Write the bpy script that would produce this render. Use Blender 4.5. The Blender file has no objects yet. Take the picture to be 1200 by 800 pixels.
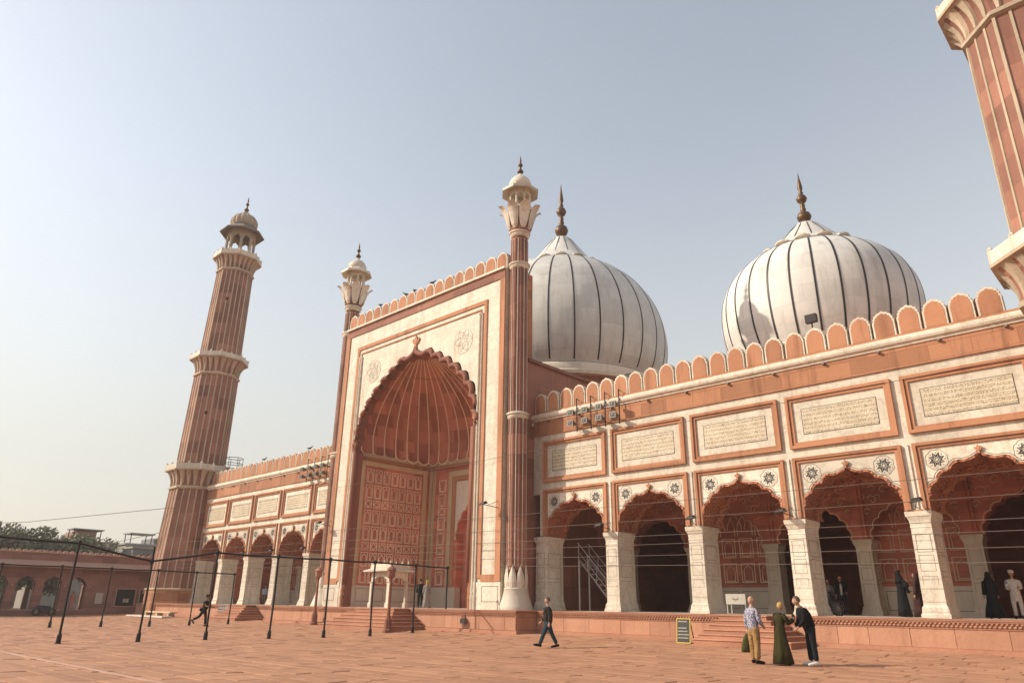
import bpy, bmesh, math, random
from mathutils import Vector, Matrix
random.seed(7)
SC = bpy.context.scene
COL = SC.collection
R = math.radians
PI = math.pi

# ------------------------------------------------------------------ camera
cam_d = bpy.data.cameras.new('camera'); CAM = bpy.data.objects.new('camera', cam_d); COL.objects.link(CAM)
cam_d.sensor_fit = 'HORIZONTAL'; cam_d.sensor_width = 36.0; cam_d.lens = 832.507 * 36 / 1200
cam_d.clip_start = 0.1; cam_d.clip_end = 6000
def cam_matrix(loc, yaw, pitch, roll):
    f = Vector((-math.sin(yaw)*math.cos(pitch), math.cos(yaw)*math.cos(pitch), math.sin(pitch)))
    r = Vector((math.cos(yaw), math.sin(yaw), 0)); u = r.cross(f)
    c, s = math.cos(roll), math.sin(roll)
    r2 = c*r + s*u; u2 = -s*r + c*u
    m = Matrix.Identity(4)
    for i in range(3):
        m[i][0] = r2[i]; m[i][1] = u2[i]; m[i][2] = -f[i]; m[i][3] = loc[i]
    return m
CAM.matrix_world = cam_matrix((36.2768, -30.6230, 1.2519), 0.75997, 0.355012, 0.013947)
SC.camera = CAM

# ------------------------------------------------------------------ sky and sun
SUN_A, SUN_E = R(44), R(32)           # light travels towards +x/+y (44 deg), 32 deg down
sun_dir = Vector((-math.cos(SUN_A)*math.cos(SUN_E), -math.sin(SUN_A)*math.cos(SUN_E), math.sin(SUN_E)))
W = bpy.data.worlds.new('World'); SC.world = W; W.use_nodes = True
nt = W.node_tree; nt.nodes.clear()
sky = nt.nodes.new('ShaderNodeTexSky'); sky.sky_type = 'NISHITA'; sky.sun_disc = False
sky.sun_elevation = SUN_E; sky.sun_rotation = math.atan2(sun_dir.x, sun_dir.y)
sky.altitude = 0; sky.air_density = 1.4; sky.dust_density = 1.2; sky.ozone_density = 1.0
hsv = nt.nodes.new('ShaderNodeHueSaturation'); hsv.inputs['Saturation'].default_value = 0.55
tint = nt.nodes.new('ShaderNodeMix'); tint.data_type = 'RGBA'; tint.blend_type = 'MULTIPLY'; tint.inputs[0].default_value = 1
tint.inputs[7].default_value = (0.97, 0.93, 0.885, 1)
# hazy air over the city: the sky whitens evenly all round towards the horizon
tc = nt.nodes.new('ShaderNodeTexCoord'); sx_ = nt.nodes.new('ShaderNodeSeparateXYZ'); nt.links.new(tc.outputs['Generated'], sx_.inputs[0])
mr = nt.nodes.new('ShaderNodeMapRange'); mr.interpolation_type = 'SMOOTHSTEP'
for i_, v_ in ((1, -0.02), (2, 0.60), (3, 0.78), (4, 0.0)): mr.inputs[i_].default_value = v_
nt.links.new(sx_.outputs[2], mr.inputs[0])
hn = nt.nodes.new('ShaderNodeTexNoise'); hn.inputs['Scale'].default_value = 1.6; hn.inputs['Detail'].default_value = 4; nt.links.new(tc.outputs['Generated'], hn.inputs['Vector'])
hr = nt.nodes.new('ShaderNodeMapRange'); nt.links.new(hn.outputs['Fac'], hr.inputs[0])
for i_, v_ in ((1, .3), (2, .7), (3, -.07), (4, .07)): hr.inputs[i_].default_value = v_
ha = nt.nodes.new('ShaderNodeMath'); ha.operation = 'ADD'; ha.use_clamp = True; nt.links.new(mr.outputs[0], ha.inputs[0]); nt.links.new(hr.outputs[0], ha.inputs[1])
hz = nt.nodes.new('ShaderNodeMix'); hz.data_type = 'RGBA'; hz.inputs[7].default_value = (2.98, 2.77, 2.45, 1)
bg = nt.nodes.new('ShaderNodeBackground'); bg.inputs[1].default_value = 0.15
wo = nt.nodes.new('ShaderNodeOutputWorld')
nt.links.new(sky.outputs[0], hsv.inputs['Color']); nt.links.new(hsv.outputs[0], tint.inputs[6])
nt.links.new(tint.outputs[2], hz.inputs[6]); nt.links.new(ha.outputs[0], hz.inputs[0]); nt.links.new(hz.outputs[2], bg.inputs[0]); nt.links.new(bg.outputs[0], wo.inputs[0])
sl = bpy.data.lights.new('sun', 'SUN'); sl.energy = 3.3; sl.angle = R(0.6); sl.color = (1.0, 0.88, 0.71)
so = bpy.data.objects.new('sun', sl); COL.objects.link(so); so.location = (-40, -40, 60)
so.rotation_euler = sun_dir.to_track_quat('Z', 'Y').to_euler()
SC.view_settings.view_transform = 'Standard'; SC.view_settings.look = 'None'
SC.view_settings.exposure = 0.58; SC.view_settings.gamma = 1.0; SC.view_settings.use_curve_mapping = False

# ------------------------------------------------------------------ materials
MATS = {}
def _mat(name):
    m = bpy.data.materials.new(name); m.use_nodes = True
    n = m.node_tree.nodes; b = n['Principled BSDF']
    return m, m.node_tree, n, b
def nd(nt, t, **kw):
    x = nt.nodes.new(t)
    for k, v in kw.items(): setattr(x, k, v)
    return x
def math_n(nt, op, a, b=None, clamp=False):
    x = nt.nodes.new('ShaderNodeMath'); x.operation = op; x.use_clamp = clamp
    for i, q in enumerate((a, b)):
        if q is None: continue
        if isinstance(q, (int, float)): x.inputs[i].default_value = q
        else: nt.links.new(q, x.inputs[i])
    return x.outputs[0]
def mixc(nt, f, a, b, mode='MIX'):
    x = nt.nodes.new('ShaderNodeMix'); x.data_type = 'RGBA'; x.blend_type = mode
    for i, q in ((0, f), (6, a), (7, b)):
        if isinstance(q, (int, float)): x.inputs[i].default_value = q
        elif isinstance(q, tuple): x.inputs[i].default_value = (*q, 1) if len(q) == 3 else q
        else: nt.links.new(q, x.inputs[i])
    return x.outputs[2]
def noise(nt, vec, scale, detail=5, rough=0.6):
    x = nt.nodes.new('ShaderNodeTexNoise'); x.inputs['Scale'].default_value = scale
    x.inputs['Detail'].default_value = detail; x.inputs['Roughness'].default_value = rough
    nt.links.new(vec, x.inputs['Vector']); return x.outputs['Fac']
def ramp(nt, fac, p0, p1, c0=0.0, c1=1.0):
    x = nt.nodes.new('ShaderNodeMapRange'); x.clamp = True
    x.inputs[1].default_value = p0; x.inputs[2].default_value = p1; x.inputs[3].default_value = c0; x.inputs[4].default_value = c1
    nt.links.new(fac, x.inputs[0]); return x.outputs[0]
def stone(name, col, dark, var=0.5, rough=0.85, bump=0.25, block=None, joint=0.45, island=False, carve=0.0, stain=None, blockvar=0.35, fine=9.0, vein=0.0):
    """weathered stone: two noise scales, optional ashlar courses, per-object tint, vertical streaks"""
    m, t, n, b = _mat(name); L = t.links
    geo = nd(t, 'ShaderNodeNewGeometry'); pos = geo.outputs['Position']
    sep = nd(t, 'ShaderNodeSeparateXYZ'); L.new(pos, sep.inputs[0])
    n1 = ramp(t, noise(t, pos, 0.55, 6, .65), .35, .68)
    n2 = ramp(t, noise(t, pos, fine, 4, .7), .3, .7)
    f = math_n(t, 'ADD', math_n(t, 'MULTIPLY', n1, .65), math_n(t, 'MULTIPLY', n2, .35))
    f = math_n(t, 'MULTIPLY', f, var)
    c = mixc(t, f, col, dark)
    oi = nd(t, 'ShaderNodeObjectInfo')
    rnd = oi.outputs['Random']
    if island: rnd = math_n(t, 'FRACT', math_n(t, 'ADD', rnd, geo.outputs['Random Per Island']))
    k = ramp(t, rnd, 0, 1, 0.82, 1.1) if not island else ramp(t, rnd, 0, 1, 0.88, 1.07)
    kc = nd(t, 'ShaderNodeCombineColor')
    for i in range(3): L.new(k, kc.inputs[i])
    c = mixc(t, 1.0, c, kc.outputs[0], 'MULTIPLY')
    hsrc = math_n(t, 'ADD', n2, math_n(t, 'MULTIPLY', n1, .5))
    if block:
        cv = nd(t, 'ShaderNodeCombineXYZ')
        L.new(math_n(t, 'ADD', sep.outputs[0], math_n(t, 'MULTIPLY', sep.outputs[1], .87)), cv.inputs[0]); L.new(sep.outputs[2], cv.inputs[1])
        br = nd(t, 'ShaderNodeTexBrick'); L.new(cv.outputs[0], br.inputs['Vector'])
        br.inputs['Scale'].default_value = 1.0; br.inputs['Brick Width'].default_value = block[0]; br.inputs['Row Height'].default_value = block[1]
        br.inputs['Mortar Size'].default_value = block[2] if len(block) > 2 else 0.012
        br.inputs['Color1'].default_value = (1+blockvar*.35,)*3 + (1,); br.inputs['Color2'].default_value = (1-blockvar,)*3 + (1,)
        br.inputs['Mortar'].default_value = (joint, joint*.95, joint*.9, 1); br.inputs['Bias'].default_value = -0.15
        c = mixc(t, 1.0, c, br.outputs['Color'], 'MULTIPLY')
    if vein:
        vn = math_n(t, 'ABSOLUTE', math_n(t, 'SUBTRACT', noise(t, pos, 1.1, 7, .62), .5)); c = mixc(t, ramp(t, vn, .0, .03, vein, 0.0), c, tuple(q*.55 for q in dark))
    if stain:
        mp = nd(t, 'ShaderNodeMapping'); L.new(pos, mp.inputs[0]); mp.inputs['Scale'].default_value = (2.2, 2.2, 0.22)
        s1 = ramp(t, noise(t, mp.outputs[0], 1.0, 5, .6), .52, .74)
        c = mixc(t, math_n(t, 'MULTIPLY', s1, stain[1]), c, stain[0])
    L.new(c, b.inputs['Base Color']); b.inputs['Roughness'].default_value = rough
    try: b.inputs['Specular IOR Level'].default_value = 0.3
    except KeyError: pass
    if carve:
        vo = nd(t, 'ShaderNodeTexVoronoi'); vo.inputs['Scale'].default_value = 7.0; L.new(pos, vo.inputs['Vector'])
        hsrc = math_n(t, 'ADD', hsrc, math_n(t, 'MULTIPLY', vo.outputs['Distance'], 4*carve))
    bp = nd(t, 'ShaderNodeBump'); bp.inputs['Strength'].default_value = bump; bp.inputs['Distance'].default_value = 0.02
    L.new(hsrc, bp.inputs['Height']); L.new(bp.outputs[0], b.inputs['Normal'])
    MATS[name] = m; return m
def plain(name, col, rough=0.6, metal=0.0, var=0.15, scale=6.0, spec=0.4):
    m, t, n, b = _mat(name); geo = nd(t, 'ShaderNodeNewGeometry')
    f = ramp(t, noise(t, geo.outputs['Position'], scale, 4, .6), .3, .7)
    c = mixc(t, math_n(t, 'MULTIPLY', f, var*2), col, tuple(x*.6 for x in col))
    t.links.new(c, b.inputs['Base Color']); b.inputs['Roughness'].default_value = rough; b.inputs['Metallic'].default_value = metal
    b.inputs['Specular IOR Level'].default_value = spec
    MATS[name] = m; return m
RED, RED_D = (0.47, 0.225, 0.122), (0.31, 0.13, 0.073)
stone('sandstone', RED, RED_D, block=(1.5, .62), blockvar=.34, joint=.7, stain=((.15, .06, .038), .75))
stone('sandstone_plain', RED, RED_D, stain=((.15, .058, .035), .65))
stone('sandstone_carved', (0.46, 0.195, 0.11), (.27, .10, .058), bump=1.0, carve=1.6)
stone('sandstone_deep', (0.53, 0.198, 0.138), (.38, .132, .092), block=(1.2, .5), blockvar=.3, joint=.8)
stone('sandstone_pale', (0.48, 0.31, 0.24), (.36, .21, .16), bump=.4)
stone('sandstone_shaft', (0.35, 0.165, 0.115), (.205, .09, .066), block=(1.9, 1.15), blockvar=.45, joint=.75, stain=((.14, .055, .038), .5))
stone('dome_red', (0.57, 0.235, 0.168), (.40, .155, .112), block=(.9, .75), blockvar=.45, joint=.85)
stone('marble', (0.75, 0.68, 0.56), (.54, .46, .35), var=.85, rough=.6, bump=.12, block=(1.7, .85, .008), blockvar=.08, joint=.72, vein=.4, stain=((.34, .25, .17), .55))
stone('marble_plain', (0.75, 0.68, 0.57), (.55, .47, .36), var=.85, rough=.6, bump=.15, vein=.4, stain=((.34, .25, .17), .5))
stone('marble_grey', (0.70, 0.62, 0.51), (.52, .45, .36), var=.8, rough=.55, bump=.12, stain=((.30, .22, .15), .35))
stone('dome_marble', (0.75, 0.72, 0.67), (.55, .53, .49), var=.8, rough=.5, bump=.1, block=(2.1, 1.05, .008), blockvar=.12, joint=.82, stain=((.34, .29, .24), .5))
stone('buff', (0.60, 0.47, 0.31), (.43, .30, .17), var=.7, bump=.3, stain=((.25, .15, .09), .4))
stone('tracery', (0.82, 0.66, 0.48), (.70, .53, .36), var=.5)
stone('paving', (0.445, 0.232, 0.134), (.32, .152, .088), var=1.0, island=True, bump=.3, fine=5.0, stain=((.25, .13, .09), .4))
stone('paving_bed', (0.34, 0.175, 0.10), (.25, .12, .07), var=.8)
stone('plinth_red', (0.50, 0.265, 0.168), (.37, .17, .105), var=.8, island=True, bump=.35, stain=((.24, .10, .06), .45))
stone('step_red', (0.44, 0.215, 0.135), (.29, .125, .08), var=.9, bump=.35)
plain('inlay_black', (0.030, 0.026, 0.024), .5)
plain('inlay_grey', (0.20, 0.15, 0.11), .6)
stone('arcade_shade_mauve', (0.30, 0.155, 0.125), (.19, .09, .07), block=(1.3, .5), blockvar=.3, joint=.8)  # darker mauve puts the shade on the arcade into its stone colour
stone('rim_brown', (0.27, 0.115, 0.078), (.16, .065, .046), bump=.6)
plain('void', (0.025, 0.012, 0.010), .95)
plain('iron', (0.028, 0.021, 0.020), .55, .4, .3)
plain('brass', (0.13, 0.072, 0.034), .45, .5, .3)
plain('cable', (0.16, 0.12, 0.10), .7)
plain('white_paint', (0.52, 0.48, 0.42), .5)
stone('weathered', (0.46, 0.385, 0.29), (.27, .21, .16), var=.9, bump=.4)
stone('weathered_pale', (0.56, 0.455, 0.33), (.36, .27, .19), var=.9, bump=.4, stain=((.2, .14, .1), .5))
stone('eave_shade_stone', (0.25, 0.205, 0.175), (.15, .12, .10), var=.8)  # dark tone holds the eave's underside shade as well as weathering
stone('floor_marble', (0.68, 0.63, 0.55), (.5, .45, .38), rough=.45, block=(.9,.9))
plain('inlay_faint', (0.46, 0.38, 0.28), .6)
plain('steel', (0.45, 0.42, 0.38), .4, .5)
plain('yellow_paint', (0.55, 0.40, 0.05), .5)
plain('grey_metal', (0.13, 0.115, 0.10), .5, .3)
plain('speaker_grey', (0.20, 0.185, 0.155), .5, .3)
def script_mat(name, scale, row, dens):
    """marble slab filled with rows of black inlaid lettering"""
    m, t, n, b = _mat(name); L = t.links
    geo = nd(t, 'ShaderNodeNewGeometry'); pos = geo.outputs['Position']
    sep = nd(t, 'ShaderNodeSeparateXYZ'); L.new(pos, sep.inputs[0])
    base = mixc(t, ramp(t, noise(t, pos, 1.2), .35, .7), (.66, .57, .42), (.52, .42, .28))
    mp = nd(t, 'ShaderNodeMapping'); L.new(pos, mp.inputs[0]); mp.inputs['Scale'].default_value = (scale, 1, scale*.8)
    nz = noise(t, mp.outputs[0], 1.0, 2.5, .55)
    d = math_n(t, 'ABSOLUTE', math_n(t, 'SUBTRACT', nz, .5))
    st = ramp(t, d, dens*.55, dens, 1.0, 0.0)
    rw = math_n(t, 'SINE', math_n(t, 'MULTIPLY', sep.outputs[2], 2*PI/row))
    mk = ramp(t, rw, -.92, -.6)
    c = mixc(t, math_n(t, 'MULTIPLY', math_n(t, 'MULTIPLY', st, mk), .85), base, (.10, .07, .045))
    L.new(c, b.inputs['Base Color']); b.inputs['Roughness'].default_value = .6
    MATS[name] = m
script_mat('script', 20.0, .19, .055)
M = MATS

# ------------------------------------------------------------------ mesh helpers
class MB:
    def __init__(s, xf=None): s.v = []; s.f = []; s.xf = xf or (lambda x, y, z: (x, y, z))
    def add(s, pts, faces):
        o = len(s.v); s.v += [s.xf(*p) for p in pts]; s.f += [tuple(o+i for i in f) for f in faces]
    def box(s, x0, x1, y0, y1, z0, z1):
        s.add([(x0,y0,z0),(x1,y0,z0),(x1,y1,z0),(x0,y1,z0),(x0,y0,z1),(x1,y0,z1),(x1,y1,z1),(x0,y1,z1)],
              [(0,3,2,1),(4,5,6,7),(0,1,5,4),(1,2,6,5),(2,3,7,6),(3,0,4,7)])
    def prism(s, pts, fr, w0, w1):
        n = len(pts)
        s.add([fr(u, v, w0) for u, v in pts] + [fr(u, v, w1) for u, v in pts],
              [tuple(range(n))[::-1], tuple(range(n, 2*n))] + [(i, (i+1) % n, n+(i+1) % n, n+i) for i in range(n)])
    def rings(s, rings, cap0=True, cap1=True, closed=True):
        n = len(rings[0]); pts = [p for r in rings for p in r]; fs = []
        for a in range(len(rings)-1):
            for i in range(n if closed else n-1):
                j = (i+1) % n; fs.append((a*n+i, a*n+j, (a+1)*n+j, (a+1)*n+i))
        if cap0: fs.append(tuple(range(n))[::-1])
        if cap1: fs.append(tuple((len(rings)-1)*n+i for i in range(n)))
        s.add(pts, fs)
    def lathe(s, cx, cy, prof, n=24, rot=0.0, cap0=True, cap1=True):
        s.rings([[(cx+r*math.cos(rot+2*PI*i/n), cy+r*math.sin(rot+2*PI*i/n), z) for i in range(n)] for r, z in prof], cap0, cap1)
    def loft(s, cx, prof):
        """rectangular loft: prof = (z, half_x, y0, y1)"""
        s.rings([[(cx-h, a, z), (cx+h, a, z), (cx+h, b, z), (cx-h, b, z)] for z, h, a, b in prof])
    def tube(s, path, r, n=6, taper=None):
        P = [Vector(p) for p in path]; rg = []
        for i, p in enumerate(P):
            d = (P[min(i+1, len(P)-1)] - P[max(i-1, 0)]).normalized()
            a = d.cross(Vector((0, 0, 1)) if abs(d.z) < .9 else Vector((1, 0, 0))).normalized(); b = d.cross(a)
            rr = r if taper is None else taper[i]
            rg.append([tuple(p + rr*(math.cos(2*PI*k/n)*a + math.sin(2*PI*k/n)*b)) for k in range(n)])
        s.rings(rg)
    def ribbon(s, pts, w, fr, w0, w1, closed=False):
        """thin raised line along a 2-D polyline"""
        q = list(pts) + ([pts[0]] if closed else [])
        for (a, b) in zip(q, q[1:]):
            dx, dz = b[0]-a[0], b[1]-a[1]; l = math.hypot(dx, dz)
            if l < 1e-6: continue
            nx, nz = -dz/l*w/2, dx/l*w/2; ex, ez = dx/l*w*.3, dz/l*w*.3
            s.prism([(a[0]-ex+nx, a[1]-ez+nz), (a[0]-ex-nx, a[1]-ez-nz), (b[0]+ex-nx, b[1]+ez-nz), (b[0]+ex+nx, b[1]+ez+nz)], fr, w0, w1)
    def rect(s, u0, u1, v0, v1, w, fr, w0, w1):
        s.prism([(u0, v0), (u1, v0), (u1, v0+w), (u0, v0+w)], fr, w0, w1); s.prism([(u0, v1-w), (u1, v1-w), (u1, v1), (u0, v1)], fr, w0, w1)
        s.prism([(u0, v0+w), (u0+w, v0+w), (u0+w, v1-w), (u0, v1-w)], fr, w0, w1); s.prism([(u1-w, v0+w), (u1, v0+w), (u1, v1-w), (u1-w, v1-w)], fr, w0, w1)
    def mesh(s, name, mat, smooth=False, fix=True):
        me = bpy.data.meshes.new(name); me.from_pydata(s.v, [], s.f)
        if fix:
            bm = bmesh.new(); bm.from_mesh(me); bmesh.ops.recalc_face_normals(bm, faces=bm.faces); bm.to_mesh(me); bm.free()
        if mat: me.materials.append(M[mat] if isinstance(mat, str) else mat)
        if smooth:
            for p in me.polygons: p.use_smooth = True
        me.update(); return me
def wire(o, parent):
    if parent is not None:
        o.parent = parent
        if parent.type == 'EMPTY': o.matrix_parent_inverse = Matrix.Translation(-Vector(parent.location))
        else:
            t = parent.get('_org')
            if t: o.matrix_parent_inverse = Matrix.Translation(-Vector(t))
def link(name, me, parent=None, loc=None, rz=0):
    o = bpy.data.objects.new(name, me); COL.objects.link(o)
    if loc is not None: o.location = loc
    if rz: o.rotation_euler.z = rz
    wire(o, parent); return o
def part(name, mb, mat, parent=None, smooth=False, fix=True, label=None, kind=None, auto=None):
    o = link(name, mb.mesh(name, mat, smooth, fix), parent)
    if auto is not None:
        for p in o.data.polygons: p.use_smooth = True
        try: o.data.set_sharp_from_angle(angle=R(auto))
        except Exception: pass
    if label: o['label'] = label
    if kind: o['kind'] = kind
    return o
def root(name, label, cat, loc, group=None):
    o = bpy.data.objects.new(name, None); COL.objects.link(o); o.location = loc; o.empty_display_size = .3
    o['label'] = label; o['category'] = cat
    if group: o['group'] = group
    return o
def tag(o, label, cat, group=None):
    o['label'] = label; o['category'] = cat
    if group: o['group'] = group
    return o
def struct(o): o['kind'] = 'structure'; return o
def copy_tree(o, parent=None):
    c = o.copy(); COL.objects.link(c); c.parent = parent
    for ch in [x for x in o.children]: copy_tree(ch, c)
    return c
def cusp(hw, zs, za, n, sag=.30, p=2.5, seg=6, tip=.0, cx=0.0):
    """lobed pointed arch, left foot to right foot"""
    base = [(hw*(1-(i/200)**p), zs+(za-zs)*i/200) for i in range(201)]
    L = [0]
    for a, b in zip(base, base[1:]): L.append(L[-1]+math.hypot(a[0]-b[0], a[1]-b[1]))
    nodes = []
    for k in range(n+1):
        t = L[-1]*k/n; i = min(range(201), key=lambda q: abs(L[q]-t)); nodes.append(base[i])
    nodes[-1] = (0, za)
    side = []
    for k in range(n):
        (x0, z0), (x1, z1) = nodes[k], nodes[k+1]; c = math.hypot(x1-x0, z1-z0); nx, nz = (z1-z0)/c, -(x1-x0)/c
        sg = sag if k < n-1 else -sag*.35
        for j in range(seg):
            t = j/seg; h = sg*c*math.sin(PI*t)**.8; side.append((x0+(x1-x0)*t+nx*h, z0+(z1-z0)*t+nz*h))
    side.append((0, za+tip))
    left = [(-x, z) for x, z in side]; right = [(x, z) for x, z in side[::-1]][1:]
    return [(cx+x, z) for x, z in left+right]
def scaled(pts, cx, zs, kx, kz): return [(cx+(x-cx)*kx, zs+(z-zs)*kz) for x, z in pts]
def front(Y): return lambda u, v, w: (u, Y-w, v)        # wall that faces -y, w = proud of it
def facex(X, s=1): return lambda u, v, w: (X+s*w, u, v)  # wall that faces +x (s=1) or -x
# ================================================================== the setting: ground
X0, BAY = 9.5845, 4.752
ZP = 1.01                                  # plinth top
SEP = [X0+k*BAY for k in range(6)]
PY = -2.5                                  # plinth face under the wings
def gz(y): return -0.2 if y < -9 else (-0.2+0.2*(y+9)/6 if y < -3 else 0.0)
mb = MB(); ys = [-1500, -200, -60, -9, -7, -5, -3, 60, 300, 3000]
xs = [-3000, -200, -60, 60, 300, 2500]
mb.add([(x, y, gz(y)-.022) for y in ys for x in xs], [(j*6+i, j*6+i+1, (j+1)*6+i+1, (j+1)*6+i) for j in range(len(ys)-1) for i in range(5)])
ground = struct(part('courtyard_ground', mb, 'paving_bed', None, fix=False))
# paving slabs: those that show largest are objects, the rest one mesh
slabs = []
y = -29.0
row = 0
while y < -2.3:
    dy = random.choice((.42, .5, .58, .5)); x = -41 + random.random()
    while x < 46:
        dx = random.uniform(.7, 1.7); slabs.append((x, x+dx, y, y+dy)); x += dx
    y += dy; row += 1
def slab_faces(mb, x0, x1, y0, y1, dz):
    """worn slab: open joints, rounded arris, each corner at its own height"""
    g = .007; t = .022; h_ = [dz+random.uniform(-.005, .005) for _ in range(4)]; gy = random.choice((.008, .012, .022))
    a = [(x0+g, y0+gy), (x1-g, y0+gy), (x1-g, y1-g), (x0+g, y1-g)]; b = [(x0+g+t, y0+gy+t), (x1-g-t, y0+gy+t), (x1-g-t, y1-g-t), (x0+g+t, y1-g-t)]
    mb.add([(x, y, gz(y)-.024) for x, y in a]+[(x, y, gz(y)-.006+k) for (x, y), k in zip(a, h_)]+[(x, y, gz(y)+.004+k) for (x, y), k in zip(b, h_)],
           [(8,9,10,11),(0,1,5,4),(1,2,6,5),(2,3,7,6),(3,0,4,7),(4,5,9,8),(5,6,10,9),(6,7,11,10),(7,4,8,11)])
inv = CAM.matrix_world.inverted()
def vis(x, y, z):
    q = inv @ Vector((x, y, z))
    if q.z > -.5: return None
    u, v = -q.x/q.z*832.5, -q.y/q.z*832.5
    return (abs(u) < 606 and abs(v) < 404, -q.z)
inv_s = []
rest = MB()
for s in slabs:
    r_ = vis((s[0]+s[1])/2, (s[2]+s[3])/2, gz((s[2]+s[3])/2))
    if r_ and r_[0]: inv_s.append((r_[1]/((s[1]-s[0])*(s[3]-s[2]))**.5, s))
    else: slab_faces(rest, *s, random.uniform(-.006, .008))
inv_s.sort(key=lambda q: q[0])
for d_, s in inv_s[:290]:
    m1 = MB(); slab_faces(m1, *s, random.uniform(-.008, .010)); part('paving_slab', m1, 'paving', ground, fix=False)
for d_, s in inv_s[290:]: slab_faces(rest, *s, random.uniform(-.008, .010))
part('paving_slabs', rest, 'paving', ground, fix=False, kind='stuff')
# pale channel line in the paving
mb = MB(); mb.box(-5, 30, -24.49, -24.41, -.205, -.182)
part('drain_line', mb, 'sandstone_pale', ground)

# ================================================================== plinth
PL = root('plinth', 'long red sandstone plinth under the arcades with carved rope band', 'plinth', (0, PY, 0))
XP, YP = 11.5, -4.0                        # projecting plinth under the portal
mb = MB()
mb.box(-39.5, -XP, PY, 20, -.3, ZP-.06); mb.box(XP, 42, PY, 20, -.3, ZP-.06); mb.box(-XP+.002, XP-.002, YP, 20, -.3, ZP-.062)
part('core', mb, 'plinth_red', PL)
mb = MB(); e = .07
mb.box(-39.5, -XP, PY-e, 20, ZP-.058, ZP); mb.box(XP, 42, PY-e, 20, ZP-.058, ZP); mb.box(-XP-e, XP+e, YP-e, 20.01, ZP-.055, ZP+.003)
part('top_course', mb, 'step_red', PL)
mb = MB()
mb.box(-39.5, -XP-.3, PY-.22, PY, -.3, .12); mb.box(XP+.3, 42, PY-.22, PY, -.3, .12); mb.box(-XP-.2, XP+.2, YP-.2, YP, -.3, .11)
mb.box(XP, XP+.2, YP, PY-.002, -.3, .11); mb.box(-XP-.2, -XP, YP, PY-.002, -.3, .11)
part('base_course', mb, 'step_red', PL)
def plinth_run(x0, x1, Y):
    x = x0
    while x < x1-.2:
        w = min(random.uniform(.9, 1.9), x1-x)
        m1 = MB(); o = random.uniform(.02, .035); m1.box(x+.008, x+w-.008, Y-o, Y+.02, .125, .70); part('facing_slab', m1, 'plinth_red', PL); x += w
plinth_run(XP+.02, 41.9, PY); plinth_run(-XP, XP, YP); plinth_run(-39, -XP-.02, PY)
for sx in (1, -1):
    m1 = MB(); X = sx*XP
    m1.box(min(X, X+sx*.03), max(X, X+sx*.03), YP+.02, PY-.24, .125, .70); part('facing_slab', m1, 'plinth_red', PL)
m1 = MB(); m1.box(-33, 33, .2, 17.9, ZP, ZP+.005); m1.box(-5.9, 5.9, PY+.7, .198, ZP+.004, ZP+.008); part('hall_floor', m1, 'floor_marble', PL)
# rope moulding: leaning leaf bumps between two fillets
fil = MB()
for (x0, x1, Y) in ((XP+.02, 41.9, PY), (-XP-.03, XP+.03, YP), (-39, -XP-.02, PY)):
    fil.box(x0, x1, Y-.045, Y+.01, .705, .735); fil.box(x0, x1, Y-.055, Y+.01, .905, .948)
fil.box(XP-.01, XP+.045, YP, PY-.05, .704, .734); fil.box(XP-.01, XP+.055, YP, PY-.05, .904, .947)
part('fillet', fil, 'step_red', PL)
rope = MB()
def bumps(x0, x1, Y):
    x = x0
    while x < x1-.12:
        for dz, dx in ((.02, 0), (.10, .06)):
            c = (x+dx+.06, .745+dz+.03); pts = [(c[0]+.062*math.cos(a)+.02*math.sin(a), c[1]+.046*math.sin(a)) for a in [k*PI/3 for k in range(6)]]
            pp = [(u, Y-.005, v) for u, v in pts]+[(c[0]+(u-c[0])*.55, Y-.055, c[1]+(v-c[1])*.55) for u, v in pts]
            rope.add(pp, [(6,7,8,9,10,11)]+[(i, (i+1) % 6, 6+(i+1) % 6, 6+i) for i in range(6)])
        x += .135
bumps(XP+.1, 41.8, PY); bumps(-XP, XP, YP); bumps(-39, -XP-.05, PY)
part('rope_band', rope, 'plinth_red', PL, kind='stuff')

# three-sided steps
def staircase(label, x0, x1, yb, ytop_face, n, tread, group=None, left=1):
    """x0..x1 bottom width, yb bottom front, rises to ZP at the landing; each step a block with an overhanging tread slab"""
    rt = root('staircase', label, 'steps', ((x0+x1)/2, yb, 0), group)
    h = (ZP-.004)/n; rn = random.Random(int(x1*10))
    for i in range(n):
        m1 = MB(); a = tread*i; l = x0+a*left
        m1.box(l+.0015*i, x1-a-.0015*i, yb+a, ytop_face-.002-.001*i, (-.25 if i == 0 else h*i-.03), h*(i+1)-.05); o = part('step', m1, 'step_red', rt)
        m1 = MB(); e_ = .035
        m1.box(l-e_, x1-a+e_, yb+a-e_, ytop_face-.003-.001*i, h*(i+1)-.05, h*(i+1)); t = part('tread', m1, 'plinth_red', o)
        bv = t.modifiers.new('bev', 'BEVEL'); bv.width = .015; bv.segments = 2
    return rt
staircase('broad red stone steps with a lamp post at their corner, up to the great arch', -1.5, 4.95, -6.55, YP-e-.01, 6, .29)
staircase('red stone steps up to the arcade beside the black notice board', 21.35, 25.1, -4.75, PY-e-.01, 6, .29, left=.25)
staircase('red stone steps up to the arcade near the minaret with the crown pavilion', -18.9, -14.9, -4.8, PY-e-.01, 6, .29, left=.3)

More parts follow.
